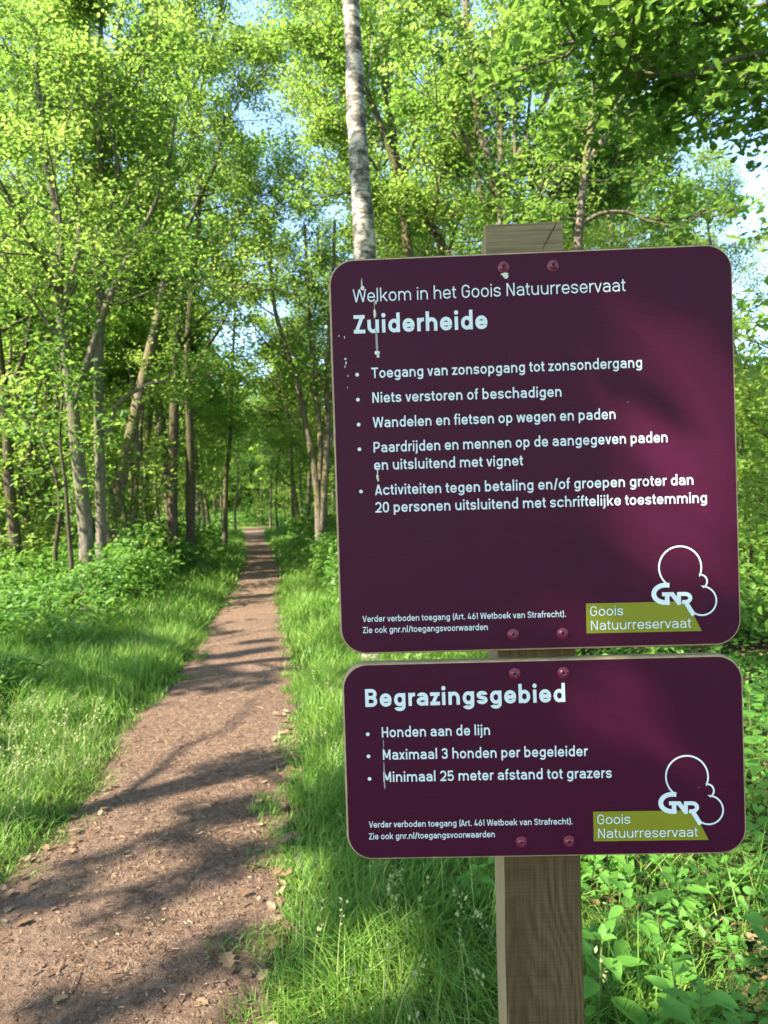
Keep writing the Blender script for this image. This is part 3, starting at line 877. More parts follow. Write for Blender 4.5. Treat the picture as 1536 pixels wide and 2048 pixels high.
# thin bare trunks that stand in the left wood
def pole_tree(x, y, H, r0, seed, lab, grp):
    return reg(free_tree('slender_tree', lab, x, y, H, r0, seed, M['bark'], M['oak_leaf'], 9, 1.6, .62, 22, .14, 'rhomb', .16, grp))
pt = pole_tree(-6.0, 19.0, 9, .075, 500, 'slender bare-stemmed tree in the shade left of the path', 'slender trunks in the left wood')
pt2 = pole_tree(-8.2, 17.5, 8.5, .09, 501, 'slender bare-stemmed tree in the shade left of the path', 'slender trunks in the left wood')
for i, (px, Y) in enumerate([(262, 16), (283, 21), (300, 18), (318, 26), (232, 14), (258, 24), (405, 27), (420, 33), (470, 38), (540, 40), (556, 36), (600, 30), (585, 44), (60, 15), (85, 19), (8, 17), (110, 23), (440, 44)]):
    q = at(px, 1040, Y)
    right = px > 500
    copy_tree((pt, pt2)[i % 2], q[0], Y, pr.uniform(0, 6.28), pr.uniform(.8, 1.15),
              'slender bare-stemmed tree far down the right side of the path' if right else 'slender bare-stemmed tree in the shade left of the path',
              'slender trunks far down on the right' if right else 'slender trunks in the left wood')

# ------------------------------------------------------------------ low vegetation
def off_path(x, y):
    return np.maximum(path_left(y) - x, x - path_right(y))

def ribbons(pos, h, w, yaw, lean, r, bend=.9):
    """curved tapering grass blades: 3 segments"""
    n = len(pos)
    hd = np.stack([np.cos(yaw), np.sin(yaw), np.zeros(n)], -1); sd = np.stack([-np.sin(yaw), np.cos(yaw), np.zeros(n)], -1)
    tw = r.uniform(-1.2, 1.2, n)
    sd = sd * np.cos(tw)[:, None] + hd * np.sin(tw)[:, None]
    V = []
    for t, wf in ((0, .8), (.35, 1.0), (.7, .75), (1.0, 0)):
        c = pos + hd * (lean * h * t ** 2)[:, None] + np.array([0, 0, 1]) * (h * (t - .38 * lean * t ** 2 * bend))[:, None]
        if wf: V += [c - sd * (w * wf * .5)[:, None], c + sd * (w * wf * .5)[:, None]]
        else: V.append(c)
    V = np.stack(V, 1)
    fl = np.array([0, 1, 3, 2, 2, 3, 5, 4, 4, 5, 6])
    loops = (fl[None] + (np.arange(n) * 7)[:, None]).ravel()
    return V.reshape(-1, 3), loops, np.tile([4, 4, 3], n)

def sample(n, x0, x1, y0, y1, r):
    return r.uniform(x0, x1, n), r.uniform(y0, y1, n)

gr = np.random.default_rng(5)
GV, GL, GT, gbase = [], [], [], 0
def grass_patch(area, dens, hmin, hmax, width, accept, lean=.55):
    global gbase
    x0, x1, y0, y1 = area
    n = int((x1 - x0) * (y1 - y0) * dens)
    x, y = sample(n, x0, x1, y0, y1, gr)
    cl = vnoise(x * 3.3, y * 3.3, 31); cl2 = vnoise(x * 9, y * 9, 33)
    k = accept(x, y) & (gr.uniform(0, 1, n) < .35 + .9 * cl2)
    x, y, cl = x[k], y[k], cl[k]; n = len(x)
    e = np.clip((off_path(x, y) + .06) / .3, .3, 1)
    h = gr.uniform(hmin, hmax, n) * (.75 + .45 * cl) * e
    ya = gr.uniform(0, 2 * math.pi, n) * .75 + 6.3 * vnoise(x * 1.6, y * 1.6, 41)
    V, L, T = ribbons(np.stack([x, y, gz(x, y) - .01], -1), h, width * gr.uniform(.6, 1.3, n), ya, np.abs(gr.normal(lean, .3, n)), gr)
    GV.append(V); GL.append(L + gbase); GT.append(T); gbase += len(V)

edge = lambda x, y: off_path(x, y) > -.03 + .30 * (vnoise(x * 6, y * 6, 51) - .45) + .12 * (vnoise(x * 21, y * 21, 58) - .5)
right_strip = lambda x, y: edge(x, y) & (x > path_mid(y)) & (x < .55 + .25 * vnoise(y * 3, x * 0, 52) + np.maximum(y - 3.5, 0) * .12)
left_strip = lambda x, y: edge(x, y) & (x < path_mid(y)) & ~((y > 3.9) & (y < 5.4) & (off_path(x, y) > .55 + .5 * vnoise(x * 2, y * 2, 69)) & (vnoise(x * 7, y * 7, 77) < .75))
grass_patch((-.75, 1.0, 1.0, 3.2), 7500, .10, .24, .0042, right_strip, .75)
grass_patch((-1.0, 1.3, 3.2, 6.0), 5000, .14, .30, .0055, right_strip, .6)
grass_patch((-2.6, 2.5, 6.0, 13), 1500, .16, .32, .010, lambda x, y: edge(x, y) & (x > path_mid(y)) & (off_path(x, y) < 1.4), .5)
grass_patch((-9, 0, 13, 40), 160, .18, .38, .026, lambda x, y: edge(x, y) & (off_path(x, y) < 1.3), .5)
grass_patch((-4.2, -1.0, 1.8, 4.6), 5200, .08, .20, .0048, left_strip, .65)
grass_patch((-5.2, -.9, 4.6, 8.2), 3200, .16, .34, .0070, left_strip, .5)
grass_patch((-5.5, -1.2, 8.2, 13), 1100, .15, .33, .011, lambda x, y: left_strip(x, y) & (off_path(x, y) < 1.0 + .6 * vnoise(x, y, 53)), .5)
grass_patch((.5, 3.2, 1.0, 3.6), 700, .12, .34, .0045, edge, .8)
grass_patch((-30, -6, 16, 40), 22, .25, .5, .05, edge, .4)
grass_patch((-6, -1.2, -3, 1.8), 700, .1, .22, .006, left_strip)
go = link('grass', mesh_np('grass', np.concatenate(GV), np.concatenate(GL), np.concatenate(GT), [M['grass']]))
tag(go, 'long soft green grass on both verges of the path', 'grass', kind='stuff')
n_grass = sum(len(t) for t in GT) // 3

# seed heads standing over the sunny verge at the left
def seed_heads():
    V, L, T, b = [], [], [], 0
    for (x0, x1, y0, y1, n, hh, ww) in ((-3.6, -1.2, 3.0, 4.7, 700, .26, .004), (-.6, .6, 1.3, 5.5, 170, .34, .003)):
        x, y = sample(n, x0, x1, y0, y1, gr)
        k = edge(x, y) & (off_path(x, y) > .12); x, y = x[k], y[k]; m = len(x)
        h = hh * gr.uniform(.7, 1.25, m); ya = gr.uniform(0, 6.28, m); ln = np.abs(gr.normal(.35, .2, m))
        v, l, t = ribbons(np.stack([x, y, gz(x, y)], -1), h, np.full(m, .0022), ya, ln, gr)
        V.append(v); L.append(l + b); T.append(t); b += len(v)
        tip = v.reshape(m, 7, 3)[:, 6]; sub = v.reshape(m, 7, 3)[:, 4]
        for q in range(9):
            p = tip + (sub - tip) * (q / 9 * .8)[..., None] if False else tip + (sub - tip) * (q / 9 * .8) + gr.normal(0, .006, (m, 3))
            v2, l2, t2 = leaf_verts('quad', p, np.full(m, .017) * gr.uniform(.5, 1.1, m), gr.uniform(0, 6.28, m), gr.normal(.6, .5, m), gr.normal(0, .8, m))
            V.append(v2); L.append(l2 + b); T.append(t2); b += len(v2)
    o = link('grass_seed_heads', mesh_np('grass_seed_heads', np.concatenate(V), np.concatenate(L), np.concatenate(T), [M['grass_seed']]))
    tag(o, 'pale flowering grass heads above the verges', 'grass', kind='stuff')
seed_heads()

# bramble and nettle thickets: leaves over humps
def thicket(name, label, cat, n, area, accept, hfun, size, mat, seed, kind='ovate', flat=.45):
    r = np.random.default_rng(seed)
    x0, x1, y0, y1 = area
    x, y = sample(n, x0, x1, y0, y1, r)
    k = accept(x, y)
    x, y = x[k], y[k]
    hh = hfun(x, y)
    u = 1 - r.uniform(0, 1, len(x)) ** 1.7 * .85
    z = gz(x, y) + hh * u
    pos = np.stack([x, y, z], -1)
    m = leaf_mesh(name, mat, kind, pos, size * r.uniform(.6, 1.3, len(x)) * np.clip(.6 + .06 * y, .8, 1.6), r, flat, -.1)
    # arching canes
    return tag(link(name, m), label, cat, kind='stuff')
def hump(a, b, s, sd, top=0):
    return lambda x, y: (a + b * vnoise(x * s, y * s, sd) ** 1.5) * np.clip(off_path(x, y) / .9, .15, 1) * (.75 + .5 * vnoise(x * 4 * s, y * 4 * s, sd + 1))
thicket('bramble_undergrowth', 'waist-high bramble undergrowth spreading in front of the left wood', 'undergrowth', 52000, (-12, -2.2, 6.6, 17),
        lambda x, y: (off_path(x, y) > .75 + .5 * vnoise(x, y, 61)) & (x < path_mid(y)), hump(.30, .95, .6, 62), .085, M['bramble_leaf'], 63)
thicket('bramble_undergrowth', 'bramble undergrowth along the right verge of the path behind the boards', 'undergrowth', 66000, (-2.6, 8, 5.0, 18),
        lambda x, y: (off_path(x, y) > .55 + .5 * vnoise(x, y, 64)) & (x > path_mid(y)), hump(.32, .9, .6, 65), .085, M['bramble_leaf'], 66)
thicket('bramble_undergrowth', 'distant undergrowth under the trees on both sides of the far path', 'undergrowth', 70000, (-26, 16, 17, 74),
        lambda x, y: (off_path(x, y) > .8) | (y > 54), hump(.3, 1.0, .35, 67), .14, M['bramble_leaf'], 68, 'rhomb')
thicket('weed_patch', 'dark leafy weeds between the brambles and the sunny verge at the left', 'weeds', 15000, (-5.0, -1.5, 3.9, 5.5),
        lambda x, y: (off_path(x, y) > .55 + .5 * vnoise(x * 2, y * 2, 69)) & (x < path_mid(y)), hump(.10, .28, 1.2, 70), .058, M['bramble_leaf'], 71)
thicket('ground_cover', 'low leafy ground cover on the dark woodland floor right of the post', 'ground cover', 17000, (.25, 4.5, 1.0, 5.6),
        lambda x, y: x > .55 - .12 * y + .3 * vnoise(x * 2, y * 2, 72), hump(.03, .22, 1.6, 73), .045, M['balsam_leaf'], 74)
thicket('ground_cover', 'small leaves growing between the grass blades by the path', 'ground cover', 5200, (-3.6, .8, 1.1, 5.5),
        lambda x, y: edge(x, y) & (off_path(x, y) > .12), hump(.04, .10, 2, 75), .034, M['balsam_leaf'], 76)

# broad-leaved plants at the right, each a thing
def make_balsam(seed, h):
    r = np.random.default_rng(seed)
    t = Tree(seed)
    pts, _ = t.wander((0, 0, 0), (r.normal(0, .15), r.normal(0, .15), 1), h, 5, .07, .05)
    t.tube(pts, .005, .003, 5)
    P, S, Yw, Ti = [], [], [], []
    ga = r.uniform(0, 6.28)
    for k in range(9):
        f = .45 + .55 * k / 8
        i = min(int(f * 5), 4); q = pts[i] + (pts[i + 1] - pts[i]) * (f * 5 - i)
        ga += 2.4
        pl = .035 * (1.2 - .7 * f)
        e = q + np.array([-math.sin(ga), math.cos(ga), .35]) * pl
        t.tube(np.array([q, (q + e) / 2, e]), .002, .0015, 3)
        P.append(e); S.append(r.uniform(.075, .115) * (1.15 - .35 * (f > .93))); Yw.append(ga); Ti.append(r.normal(.12 if f < .9 else .5, .15))
    for k in range(3):
        ga += 2.1
        P.append(pts[-1]); S.append(r.uniform(.03, .05)); Yw.append(ga); Ti.append(r.uniform(.5, .9))
    V, L, T = leaf_verts('ovate', np.array(P), np.array(S), np.array(Yw), np.array(Ti), r.normal(0, .18, len(P)))
    return t.wood_mesh('stem', M['stem_green']), mesh_np('leaves', V, L, T, [M['balsam_leaf']], smooth=True)
bal = [make_balsam(600 + k, h) for k, h in enumerate((.42, .34, .50, .26, .38))]
br = np.random.default_rng(88)
placed = []
def plant(k, x, y, rz, s, label):
    o = thing('broadleaf_plant', label, 'plant', (x, y, float(gz(np.array([x]), np.array([y]))[0])), rz, 'broad-leaved plants right of the post')
    o.scale = (s, s, s)
    link('stem', bal[k][0], o); link('leaves', bal[k][1], o)
    placed.append((x, y))
hero = [(1245, 1765, 2.0, .52, 0, 'bright broadleaf plant just under the lower board, nearest the post on its right'),
        (1460, 1880, 1.9, .42, 2, 'large broadleaf plant with long horizontal leaves near the right photo edge'),
        (1395, 1990, 1.7, .30, 1, 'low broadleaf plant with upright oval leaves at the bottom right'),
        (1505, 1720, 2.3, .50, 4, 'broadleaf plant whose whorl of leaves sticks out past the lower board corner'),
        (1190, 1900, 1.75, .30, 3, 'small broadleaf plant against the foot of the post on the right'),
        (1345, 1830, 2.05, .38, 0, 'broadleaf plant in the middle of the patch right of the post')]
for px, py, Y, h, k, lab in hero:
    q = at(px, py, Y)
    hh = q[2] - float(gz(q[:1], q[1:2])[0])
    plant(k, q[0], Y, br.uniform(0, 6.28), max(hh, .12) / (.42, .34, .50, .26, .38)[k], lab)
q = ground(962, 1840)
plant(3, q[0], q[1], 1.0, .62, 'small pale broadleaf plant in the grass left of the post')
for _ in range(900):
    if len(placed) >= 160: break
    y = br.uniform(1.25, 4.6); x = br.uniform(.52 + .05 * y, .75 * y + .45)
    if min((x - a) ** 2 + (y - b) ** 2 for a, b in placed) < .006: continue
    plant(int(br.integers(0, 5)), x, y, br.uniform(0, 6.28), br.uniform(.45, .85), 'green broadleaf plant growing among others on the leaf litter right of the post')

# litter
def litter():
    r = np.random.default_rng(9)
    V, L, T, b = [], [], [], 0
    x, y = sample(190000, -2.6, .2, 1.2, 9, r)
    k = (off_path(x, y) < .06) & (r.uniform(0, 1, len(x)) < np.clip(3.2 / y, 0, 1) ** 1.5 * (.25 + .9 * vnoise(x * 2.2, y * 2.2, 91)))
    x, y = x[k], y[k]; n = len(x)
    u = (x - path_left(y)) / (path_right(y) - path_left(y))
    z = .006 - .028 * (2 * u - 1) ** 4 - .012 * (1 - (2 * u - 1) ** 2) + .015 + .0
    ln = np.minimum(r.lognormal(math.log(.0085), .55, n), .04); wd = np.minimum(ln * r.uniform(.10, .45, n), .007)
    ya = r.uniform(0, 6.28, n); ti = r.normal(0, .22, n)
    c = np.stack([x, y, z], -1)
    f = np.stack([np.cos(ya) * np.cos(ti), np.sin(ya) * np.cos(ti), np.sin(ti)], -1) * ln[:, None] * .5
    s = np.stack([-np.sin(ya), np.cos(ya), r.normal(0, .3, n)], -1) * wd[:, None] * .5
    th = np.array([0, 0, 1]) * (wd * .35)[:, None]
    v = np.stack([c - f - s, c + f - s * .6, c + f + s * .6, c - f + s, c - f * .8 + th, c + f * .7 + th], 1).reshape(-1, 3)
    fl = np.array([0, 1, 5, 4, 1, 2, 5, 2, 3, 4, 5, 3, 0, 4])
    L = (fl[None] + (np.arange(n) * 6)[:, None]).ravel()
    o = link('wood_chip_litter', mesh_np('wood_chip_litter', v, L, np.tile([4, 3, 4, 3], n), [M['bits']]))
    tag(o, 'scattered wood chips and bark crumbs on the trodden path', 'litter', kind='stuff')
    # brown leaves under the plants
    x, y = sample(5200, .1, 5, 1.0, 6.5, r)
    x2, y2 = sample(800, -1.6, .2, 1.3, 5, r)
    k2 = np.abs(off_path(x2, y2)) < .14
    x = np.concatenate((x, x2[k2])); y = np.concatenate((y, y2[k2]))
    p = np.stack([x, y, np.maximum(gz(x, y), 0) + .012], -1)
    m = leaf_mesh('fallen_leaves', M['dry_leaf'], 'oak', p, .05 * r.uniform(.4, 1.2, len(x)), r, .22, .08, .5)
    tag(link('fallen_leaves', m), 'brown fallen leaves on the woodland floor and path edge', 'leaves', kind='stuff')
litter()
lr = np.random.default_rng(14)
def path_z(x, y):
    u = (x - path_left(y)) / (path_right(y) - path_left(y))
    return float(.014 - .028 * (2 * u - 1) ** 4 - .012 * (1 - (2 * u - 1) ** 2))
def twig_thing(px0, px1, rad, label):
    a, b = ground(*px0), ground(*px1)
    a[2], b[2] = path_z(a[0], a[1]) + rad, path_z(b[0], b[1]) + rad
    t = Tree(int(px0[0]))
    m = (a + b) / 2
    d = (b - a)
    side = np.array([-d[1], d[0], 0]) * lr.normal(0, .09)
    pts = smooth_line([a - m, (a - m) * .35 + side + np.array([0, 0, rad]), (b - m) * .4 - side * .5 + np.array([0, 0, rad]), b - m])
    t.tube(pts, rad, rad * .5, 5)
    t.tube(np.array([pts[5], pts[5] + d * .12 + side * 1.5, pts[5] + d * .2 + side * 2.6 + [0, 0, .004]]), rad * .6, rad * .3, 4)
    tag(link('twig', t.wood_mesh('twig', M['twig']), None, tuple(m)), label, 'twig')
twig_thing((278, 1788), (326, 1758), .0025, 'longest thin twig lying across the middle of the near path')
twig_thing((362, 1682), (388, 1698), .0025, 'short pale stick on the path centre')
twig_thing((66, 1955), (94, 1930), .003, 'dark stub of twig on the lower left of the path')
twig_thing((372, 1828), (402, 1790), .0025, 'brown twig pointing up the path in the sun fleck')
twig_thing((505, 1742), (512, 1700), .003, 'curved twig near the right edge of the path')
twig_thing((192, 1738), (216, 1752), .0025, 'small reddish twig on the left half of the path')
twig_thing((140, 1990), (158, 1945), .003, 'thick short twig in shade at the bottom of the path')
def dry_leaf(px, py, s, rz, label):
    q = ground(px, py)
    z = path_z(q[0], q[1]) if off_path(q[:1], q[1:2])[0] < 0 else float(gz(q[:1], q[1:2])[0]) + .03
    V, L, T = leaf_verts('oak', np.array([[0, -s * .5, 0.]]), np.array([s]), np.array([0.]), np.array([.05]), np.array([.06]), .35)
    o = link('dry_leaf', mesh_np('dry_leaf', V, L, T, [M['dry_leaf']]), None, (q[0], q[1], z + .008))
    o.rotation_euler = (0, 0, rz)
    tag(o, label, 'leaf')
dry_leaf(455, 1925, .085, .5, 'big tan fallen leaf on the path by the right verge')
dry_leaf(120, 2003, .045, 2.1, 'pale curled leaf at the bottom left of the path')
dry_leaf(405, 2010, .045, 1.2, 'pale leaf on the path near the bottom edge')
dry_leaf(572, 1688, .08, 2.6, 'whitish dead leaf caught in the grass at the right path edge')
dry_leaf(332, 1672, .035, .3, 'small yellow leaf in the middle of the path')

# ------------------------------------------------------------------ the signpost
def stroke(pts, w, closed=False):
    P = np.asarray(pts, float)
    keep = [0] + [i for i in range(1, len(P)) if np.linalg.norm(P[i] - P[i - 1]) > 1e-6]
    P = P[keep]
    if closed and np.linalg.norm(P[0] - P[-1]) < 1e-6: P = P[:-1]
    n = len(P); out = []
    for i in range(n):
        a = P[i - 1] if (i > 0 or closed) else None
        b = P[(i + 1) % n] if (i < n - 1 or closed) else None
        ds = []
        if a is not None: ds.append((P[i] - a) / np.linalg.norm(P[i] - a))
        if b is not None: ds.append((b - P[i]) / np.linalg.norm(b - P[i]))
        ns_ = [np.array([-d[1], d[0]]) for d in ds]
        nn = sum(ns_); nn = nn / (np.linalg.norm(nn) + 1e-9)
        c = max(float(nn @ ns_[0]), .45)
        out += [P[i] + nn * w / 2 / c, P[i] - nn * w / 2 / c]
    m = n if closed else n - 1
    F = [[2 * i, 2 * i + 1, (2 * i + 3) % (2 * n), (2 * i + 2) % (2 * n)] for i in range(m)]
    return np.array(out), F

def qv(p0, p1, n=9):
    t = np.linspace(0, math.pi / 2, n)[1:]
    return [(p0[0] + (p1[0] - p0[0]) * (1 - math.cos(a)), p0[1] + (p1[1] - p0[1]) * math.sin(a)) for a in t]
def qh(p0, p1, n=9):
    t = np.linspace(0, math.pi / 2, n)[1:]
    return [(p0[0] + (p1[0] - p0[0]) * math.sin(a), p0[1] + (p1[1] - p0[1]) * (1 - math.cos(a))) for a in t]
def trace(start, *ops):
    P = [start]
    for k, x, y in ops:
        if k == 'L': P.append((x, y))
        elif k == 'V': P += qv(P[-1], (x, y))
        else: P += qh(P[-1], (x, y))
    return P
def bowl(x0, x1, y0, y1, r=None):
    xm = (x0 + x1) / 2; ry = min((y1 - y0) / 2, (x1 - x0) / 2 * 1.06)
    return trace((x0, y0 + ry), ('L', x0, y1 - ry), ('V', xm, y1), ('H', x1, y1 - ry), ('L', x1, y0 + ry), ('V', xm, y0), ('H', x0, y0 + ry))
X_, C_, A_, D_ = 506, 700, 742, -185

def glyph(ch, w):
    """(advance, strokes, closed strokes, straight diagonals, polygons): letters drawn as even round-cornered strokes"""
    h = w / 2
    S, O, G, Pg = [], [], [], []
    lx, bw = 62 + h, 425 - w * .86          # left stem centre, distance between stem centres
    wide = max(0, w - 90) * .55
    bw += wide
    rx = lx + bw; xm = (lx + rx) / 2; r = bw / 2
    top, bot = X_ - h + 6, h - 6
    adv = rx + h + 62
    arch = lambda a, b: trace((a, top - (b - a) / 2 * 1.1), ('V', (a + b) / 2, top), ('H', b, top - (b - a) / 2 * 1.1), ('L', b, 0))
    if ch == ' ': return 235, S, O, G, Pg
    if ch in 'bdpqgoaeucsnmhrtfijkl':
        if ch in 'bdpqg':
            O.append(bowl(lx, rx, bot, top))
            if ch == 'b': S.append([(lx, 0), (lx, A_)])
            if ch == 'd': S.append([(rx, 0), (rx, A_)])
            if ch == 'p': S.append([(lx, D_), (lx, X_)])
            if ch == 'q': S.append([(rx, D_), (rx, X_)])
            if ch == 'g': S.append(trace((rx, X_), ('L', rx, D_ + h + r * .75), ('V', xm, D_ + h - 8), ('H', lx + 12, D_ + h + 62)))
        elif ch == 'o': O.append(bowl(lx - 14, rx + 6, bot, top)); adv -= 8
        elif ch == 'a':
            S.append(trace((lx + 8, X_ * .74), ('V', xm - 4, top), ('H', rx - 6, top - r * .85), ('L', rx - 6, 0)))
            y1 = X_ * .575 - h * .2
            S.append(trace((rx - 6, y1), ('L', xm, y1), ('H', lx - 12, (y1 + bot) / 2), ('V', xm - 18, bot), ('H', rx - 6, bot + r * .8)))
            adv -= 12
        elif ch == 'e':
            ym = X_ * .5
            S.append(trace((lx - 14 + h * .6, ym - 4), ('L', rx + 2, ym - 4)))
            S.append(trace((rx + 2, ym - 4 - h), ('L', rx + 2, top - r * 1.06), ('V', xm - 6, top), ('H', lx - 14, top - r * 1.06), ('L', lx - 14, bot + r * 1.06), ('V', xm - 6, bot), ('H', rx - 6, bot + r * .62)))
            adv -= 14
        elif ch == 'c':
            S.append(trace((rx, X_ * .70), ('V', xm, top), ('H', lx - 14, top - r * 1.06), ('L', lx - 14, bot + r * 1.06), ('V', xm, bot), ('H', rx, X_ * .30))); adv -= 20
        elif ch == 's':
            l2, r2 = lx - 18, rx - 42; m2 = (l2 + r2) / 2; ym = X_ * .5
            S.append(trace((r2 - 4, X_ * .715), ('V', m2, top), ('H', l2 + 4, (top + ym) / 2), ('V', m2 - 10, ym + 8), ('L', m2 + 10, ym - 8), ('H', r2, (bot + ym) / 2), ('V', m2, bot), ('H', l2, X_ * .29)))
            adv -= 58
        elif ch == 'n': S += [[(lx, 0), (lx, X_)], arch(lx, rx)]
        elif ch == 'h': S += [[(lx, 0), (lx, A_)], arch(lx, rx)]
        elif ch == 'm':
            x2 = lx + bw * .94; x3 = x2 + bw * .94
            S += [[(lx, 0), (lx, X_)], arch(lx, x2), arch(x2, x3)]; adv = x3 + h + 62
        elif ch == 'u':
            S += [[(rx, 0), (rx, X_)], trace((lx, X_), ('L', lx, bot + r * 1.1), ('V', xm, bot), ('H', rx, bot + r * 1.1))]
        elif ch == 'r':
            S += [[(lx, 0), (lx, X_)], trace((lx, top - r * 1.05), ('V', lx + r * 1.05, top + 2), ('L', lx + r * 1.05 + 26 + h * .2, top + 2))]; adv = lx + r * 1.05 + 50
        elif ch == 't':
            x = 118 + h * .4
            S += [trace((x, X_ + 140), ('L', x, bot + 95), ('V', x + 105, h), ('L', x + 140, h)), [(24, X_ - h), (x + 140, X_ - h)]]; adv = x + 172
        elif ch == 'f':
            x = 118 + h * .4
            S += [trace((x, 0), ('L', x, A_ - h - 100), ('V', x + 105, A_ - h), ('L', x + 145, A_ - h)), [(24, X_ - h), (x + 140, X_ - h)]]; adv = x + 165
        elif ch in 'ij':
            if ch == 'i': S.append([(lx, 0), (lx, X_)])
            else: S.append(trace((lx, X_), ('L', lx, D_ + h + 80), ('V', lx - 80, D_ + h), ('L', lx - 100, D_ + h)))
            rr = w * .62
            Pg.append([(lx + rr * math.cos(a), X_ + 128 + h * .35 + rr * math.sin(a)) for a in np.linspace(0, 2 * math.pi, 16, endpoint=False)])
            adv = lx + h + 62
        elif ch == 'l': S.append(trace((lx, A_), ('L', lx, 0))); adv = lx + h + 66
        elif ch == 'k':
            S.append([(lx, 0), (lx, A_)]); G += [(lx + h * .6, X_ * .36, rx - 6, X_), (lx + bw * .36, X_ * .56, rx + 2, 0)]; adv -= 34
    elif ch in 'vwxyz':
        if ch == 'v': G += [(h + 16, X_, 232, 0), (448 - h, X_, 232, 0)]; adv = 464
        if ch == 'w': G += [(h + 16, X_, 188, 0), (345, X_, 188, 0), (345, X_, 502, 0), (674 - h, X_, 502, 0)]; adv = 690
        if ch == 'x': G += [(h + 22, X_, 440 - h, 0), (440 - h, X_, h + 22, 0)]; adv = 462
        if ch == 'y': G += [(h + 16, X_, 236, 40), (452 - h, X_, 176, D_)]; adv = 468
        if ch == 'z': S += [[(30, X_ - h), (425, X_ - h)], [(26, h), (432, h)]]; G.append((425 - h * 1.5, X_ - w * .5, 26 + h * 1.5, w * .5)); adv = 458
    elif ch.isupper():
        W = 470 + wide; rX = 70 + W - h; lX = 70 + h; xM = (lX + rX) / 2; T = C_ - h + 6; B = h - 6; R = (rX - lX) / 2
        adv = 70 + W + 62
        if ch == 'W': G += [(h + 16, C_, 215, 0), (416, C_, 215, 0), (416, C_, 617, 0), (816 - h, C_, 617, 0)]; adv = 832
        if ch == 'Z': S += [[(40, C_ - h), (500, C_ - h)], [(40, h), (510, h)]]; G.append((500 - h * 1.6, C_ - w * .6, 40 + h * 1.6, w * .6)); adv = 542
        if ch == 'G': S.append(trace((rX, C_ * .73), ('V', xM, T), ('H', lX, T - R * 1.0), ('L', lX, B + R), ('V', xM, B), ('H', rX, B + R), ('L', rX, C_ * .5), ('L', xM + 10, C_ * .5)))
        if ch == 'N': S += [[(lX, 0), (lX, C_)], [(rX, 0), (rX, C_)]]; G.append((lX + h * .2, C_, rX - h * .2, 0)); adv += 10
        if ch == 'H': S += [[(lX, 0), (lX, C_)], [(rX, 0), (rX, C_)], [(lX, C_ / 2), (rX, C_ / 2)]]
        if ch == 'T': S += [[(xM - 20, 0), (xM - 20, C_)], [(28, C_ - h), (xM * 2 - 68, C_ - h)]]; adv = xM * 2 - 40
        if ch == 'P': S += [[(lX, 0), (lX, C_)], trace((lX, C_ - h), ('L', rX - 160, C_ - h), ('H', rX, C_ * .5 + (C_ * .5 - h) / 2 + 20), ('V', rX - 160, C_ * .42), ('L', lX, C_ * .42))]; adv -= 20
        if ch == 'B': S += [[(lX, 0), (lX, C_)], trace((lX, C_ - h), ('L', rX - 170, C_ - h), ('H', rX - 18, C_ * .75 - h * .3), ('V', rX - 165, C_ * .515), ('L', lX, C_ * .515)), trace((rX - 170, C_ * .515), ('H', rX, C_ * .26 + h * .2), ('V', rX - 170, h), ('L', lX, h))]
        if ch == 'A': G += [(h + 18, 0, 285, C_), (552 - h, 0, 285, C_)]; S.append([(130, C_ * .24), (440, C_ * .24)]); adv = 570
        if ch == 'V': G += [(h + 16, C_, 285, 0), (554 - h, C_, 285, 0)]; adv = 570
        if ch == 'M': x2 = lX + 560 + wide - w; S += [[(lX, 0), (lX, C_)], [(x2, 0), (x2, C_)]]; G += [(lX, C_, (lX + x2) / 2, C_ * .18), (x2, C_, (lX + x2) / 2, C_ * .18)]; adv = x2 + h + 70
        if ch == 'S': ym = C_ * .5; S.append(trace((rX - 10, C_ * .74), ('V', xM, T), ('H', lX, (T + ym) / 2), ('V', xM - 15, ym + 10), ('L', xM + 15, ym - 10), ('H', rX, (B + ym) / 2), ('V', xM, B), ('H', lX - 6, C_ * .26))); adv -= 16
    elif ch.isdigit():
        l, rr = 52 + h, 500 - h; m = (l + rr) / 2; R = (rr - l) / 2; T, B = C_ - h + 6, h - 6; adv = 552
        if ch == '0': O.append(bowl(l, rr, B, T))
        if ch == '1': S.append([(180, 0), (180, C_)]); G.append((40 + h, C_ - 150, 180, C_)); adv = 300
        if ch == '2': S += [trace((l, C_ * .74), ('V', m, T), ('H', rr, T - R), ('V', rr - 60, C_ * .42), ('L', l + h * .6, h)), [(l - h, h), (rr + h, h)]]
        if ch == '3': S += [trace((l, C_ * .76), ('V', m, T), ('H', rr - 12, C_ * .74), ('V', m + 30, C_ * .53), ('L', m - 40, C_ * .53)), trace((m + 20, C_ * .53), ('H', rr, C_ * .28), ('V', m, B), ('H', l, C_ * .25))]
        if ch == '4': S += [[(rr - 70, 0), (rr - 70, C_ * .48)], [(l - 20, C_ * .2), (rr + h, C_ * .2)]]; G.append((rr - 170, C_, l + 5, C_ * .2 - h * .4))
        if ch == '5': S += [trace((rr, C_ - h), ('L', l + 12, C_ - h), ('L', l + 2, C_ * .44), ), trace((l + 2, C_ * .50), ('H', m, C_ * .6), ('H', rr, C_ * .32), ('V', m, B), ('H', l - 6, C_ * .25))]
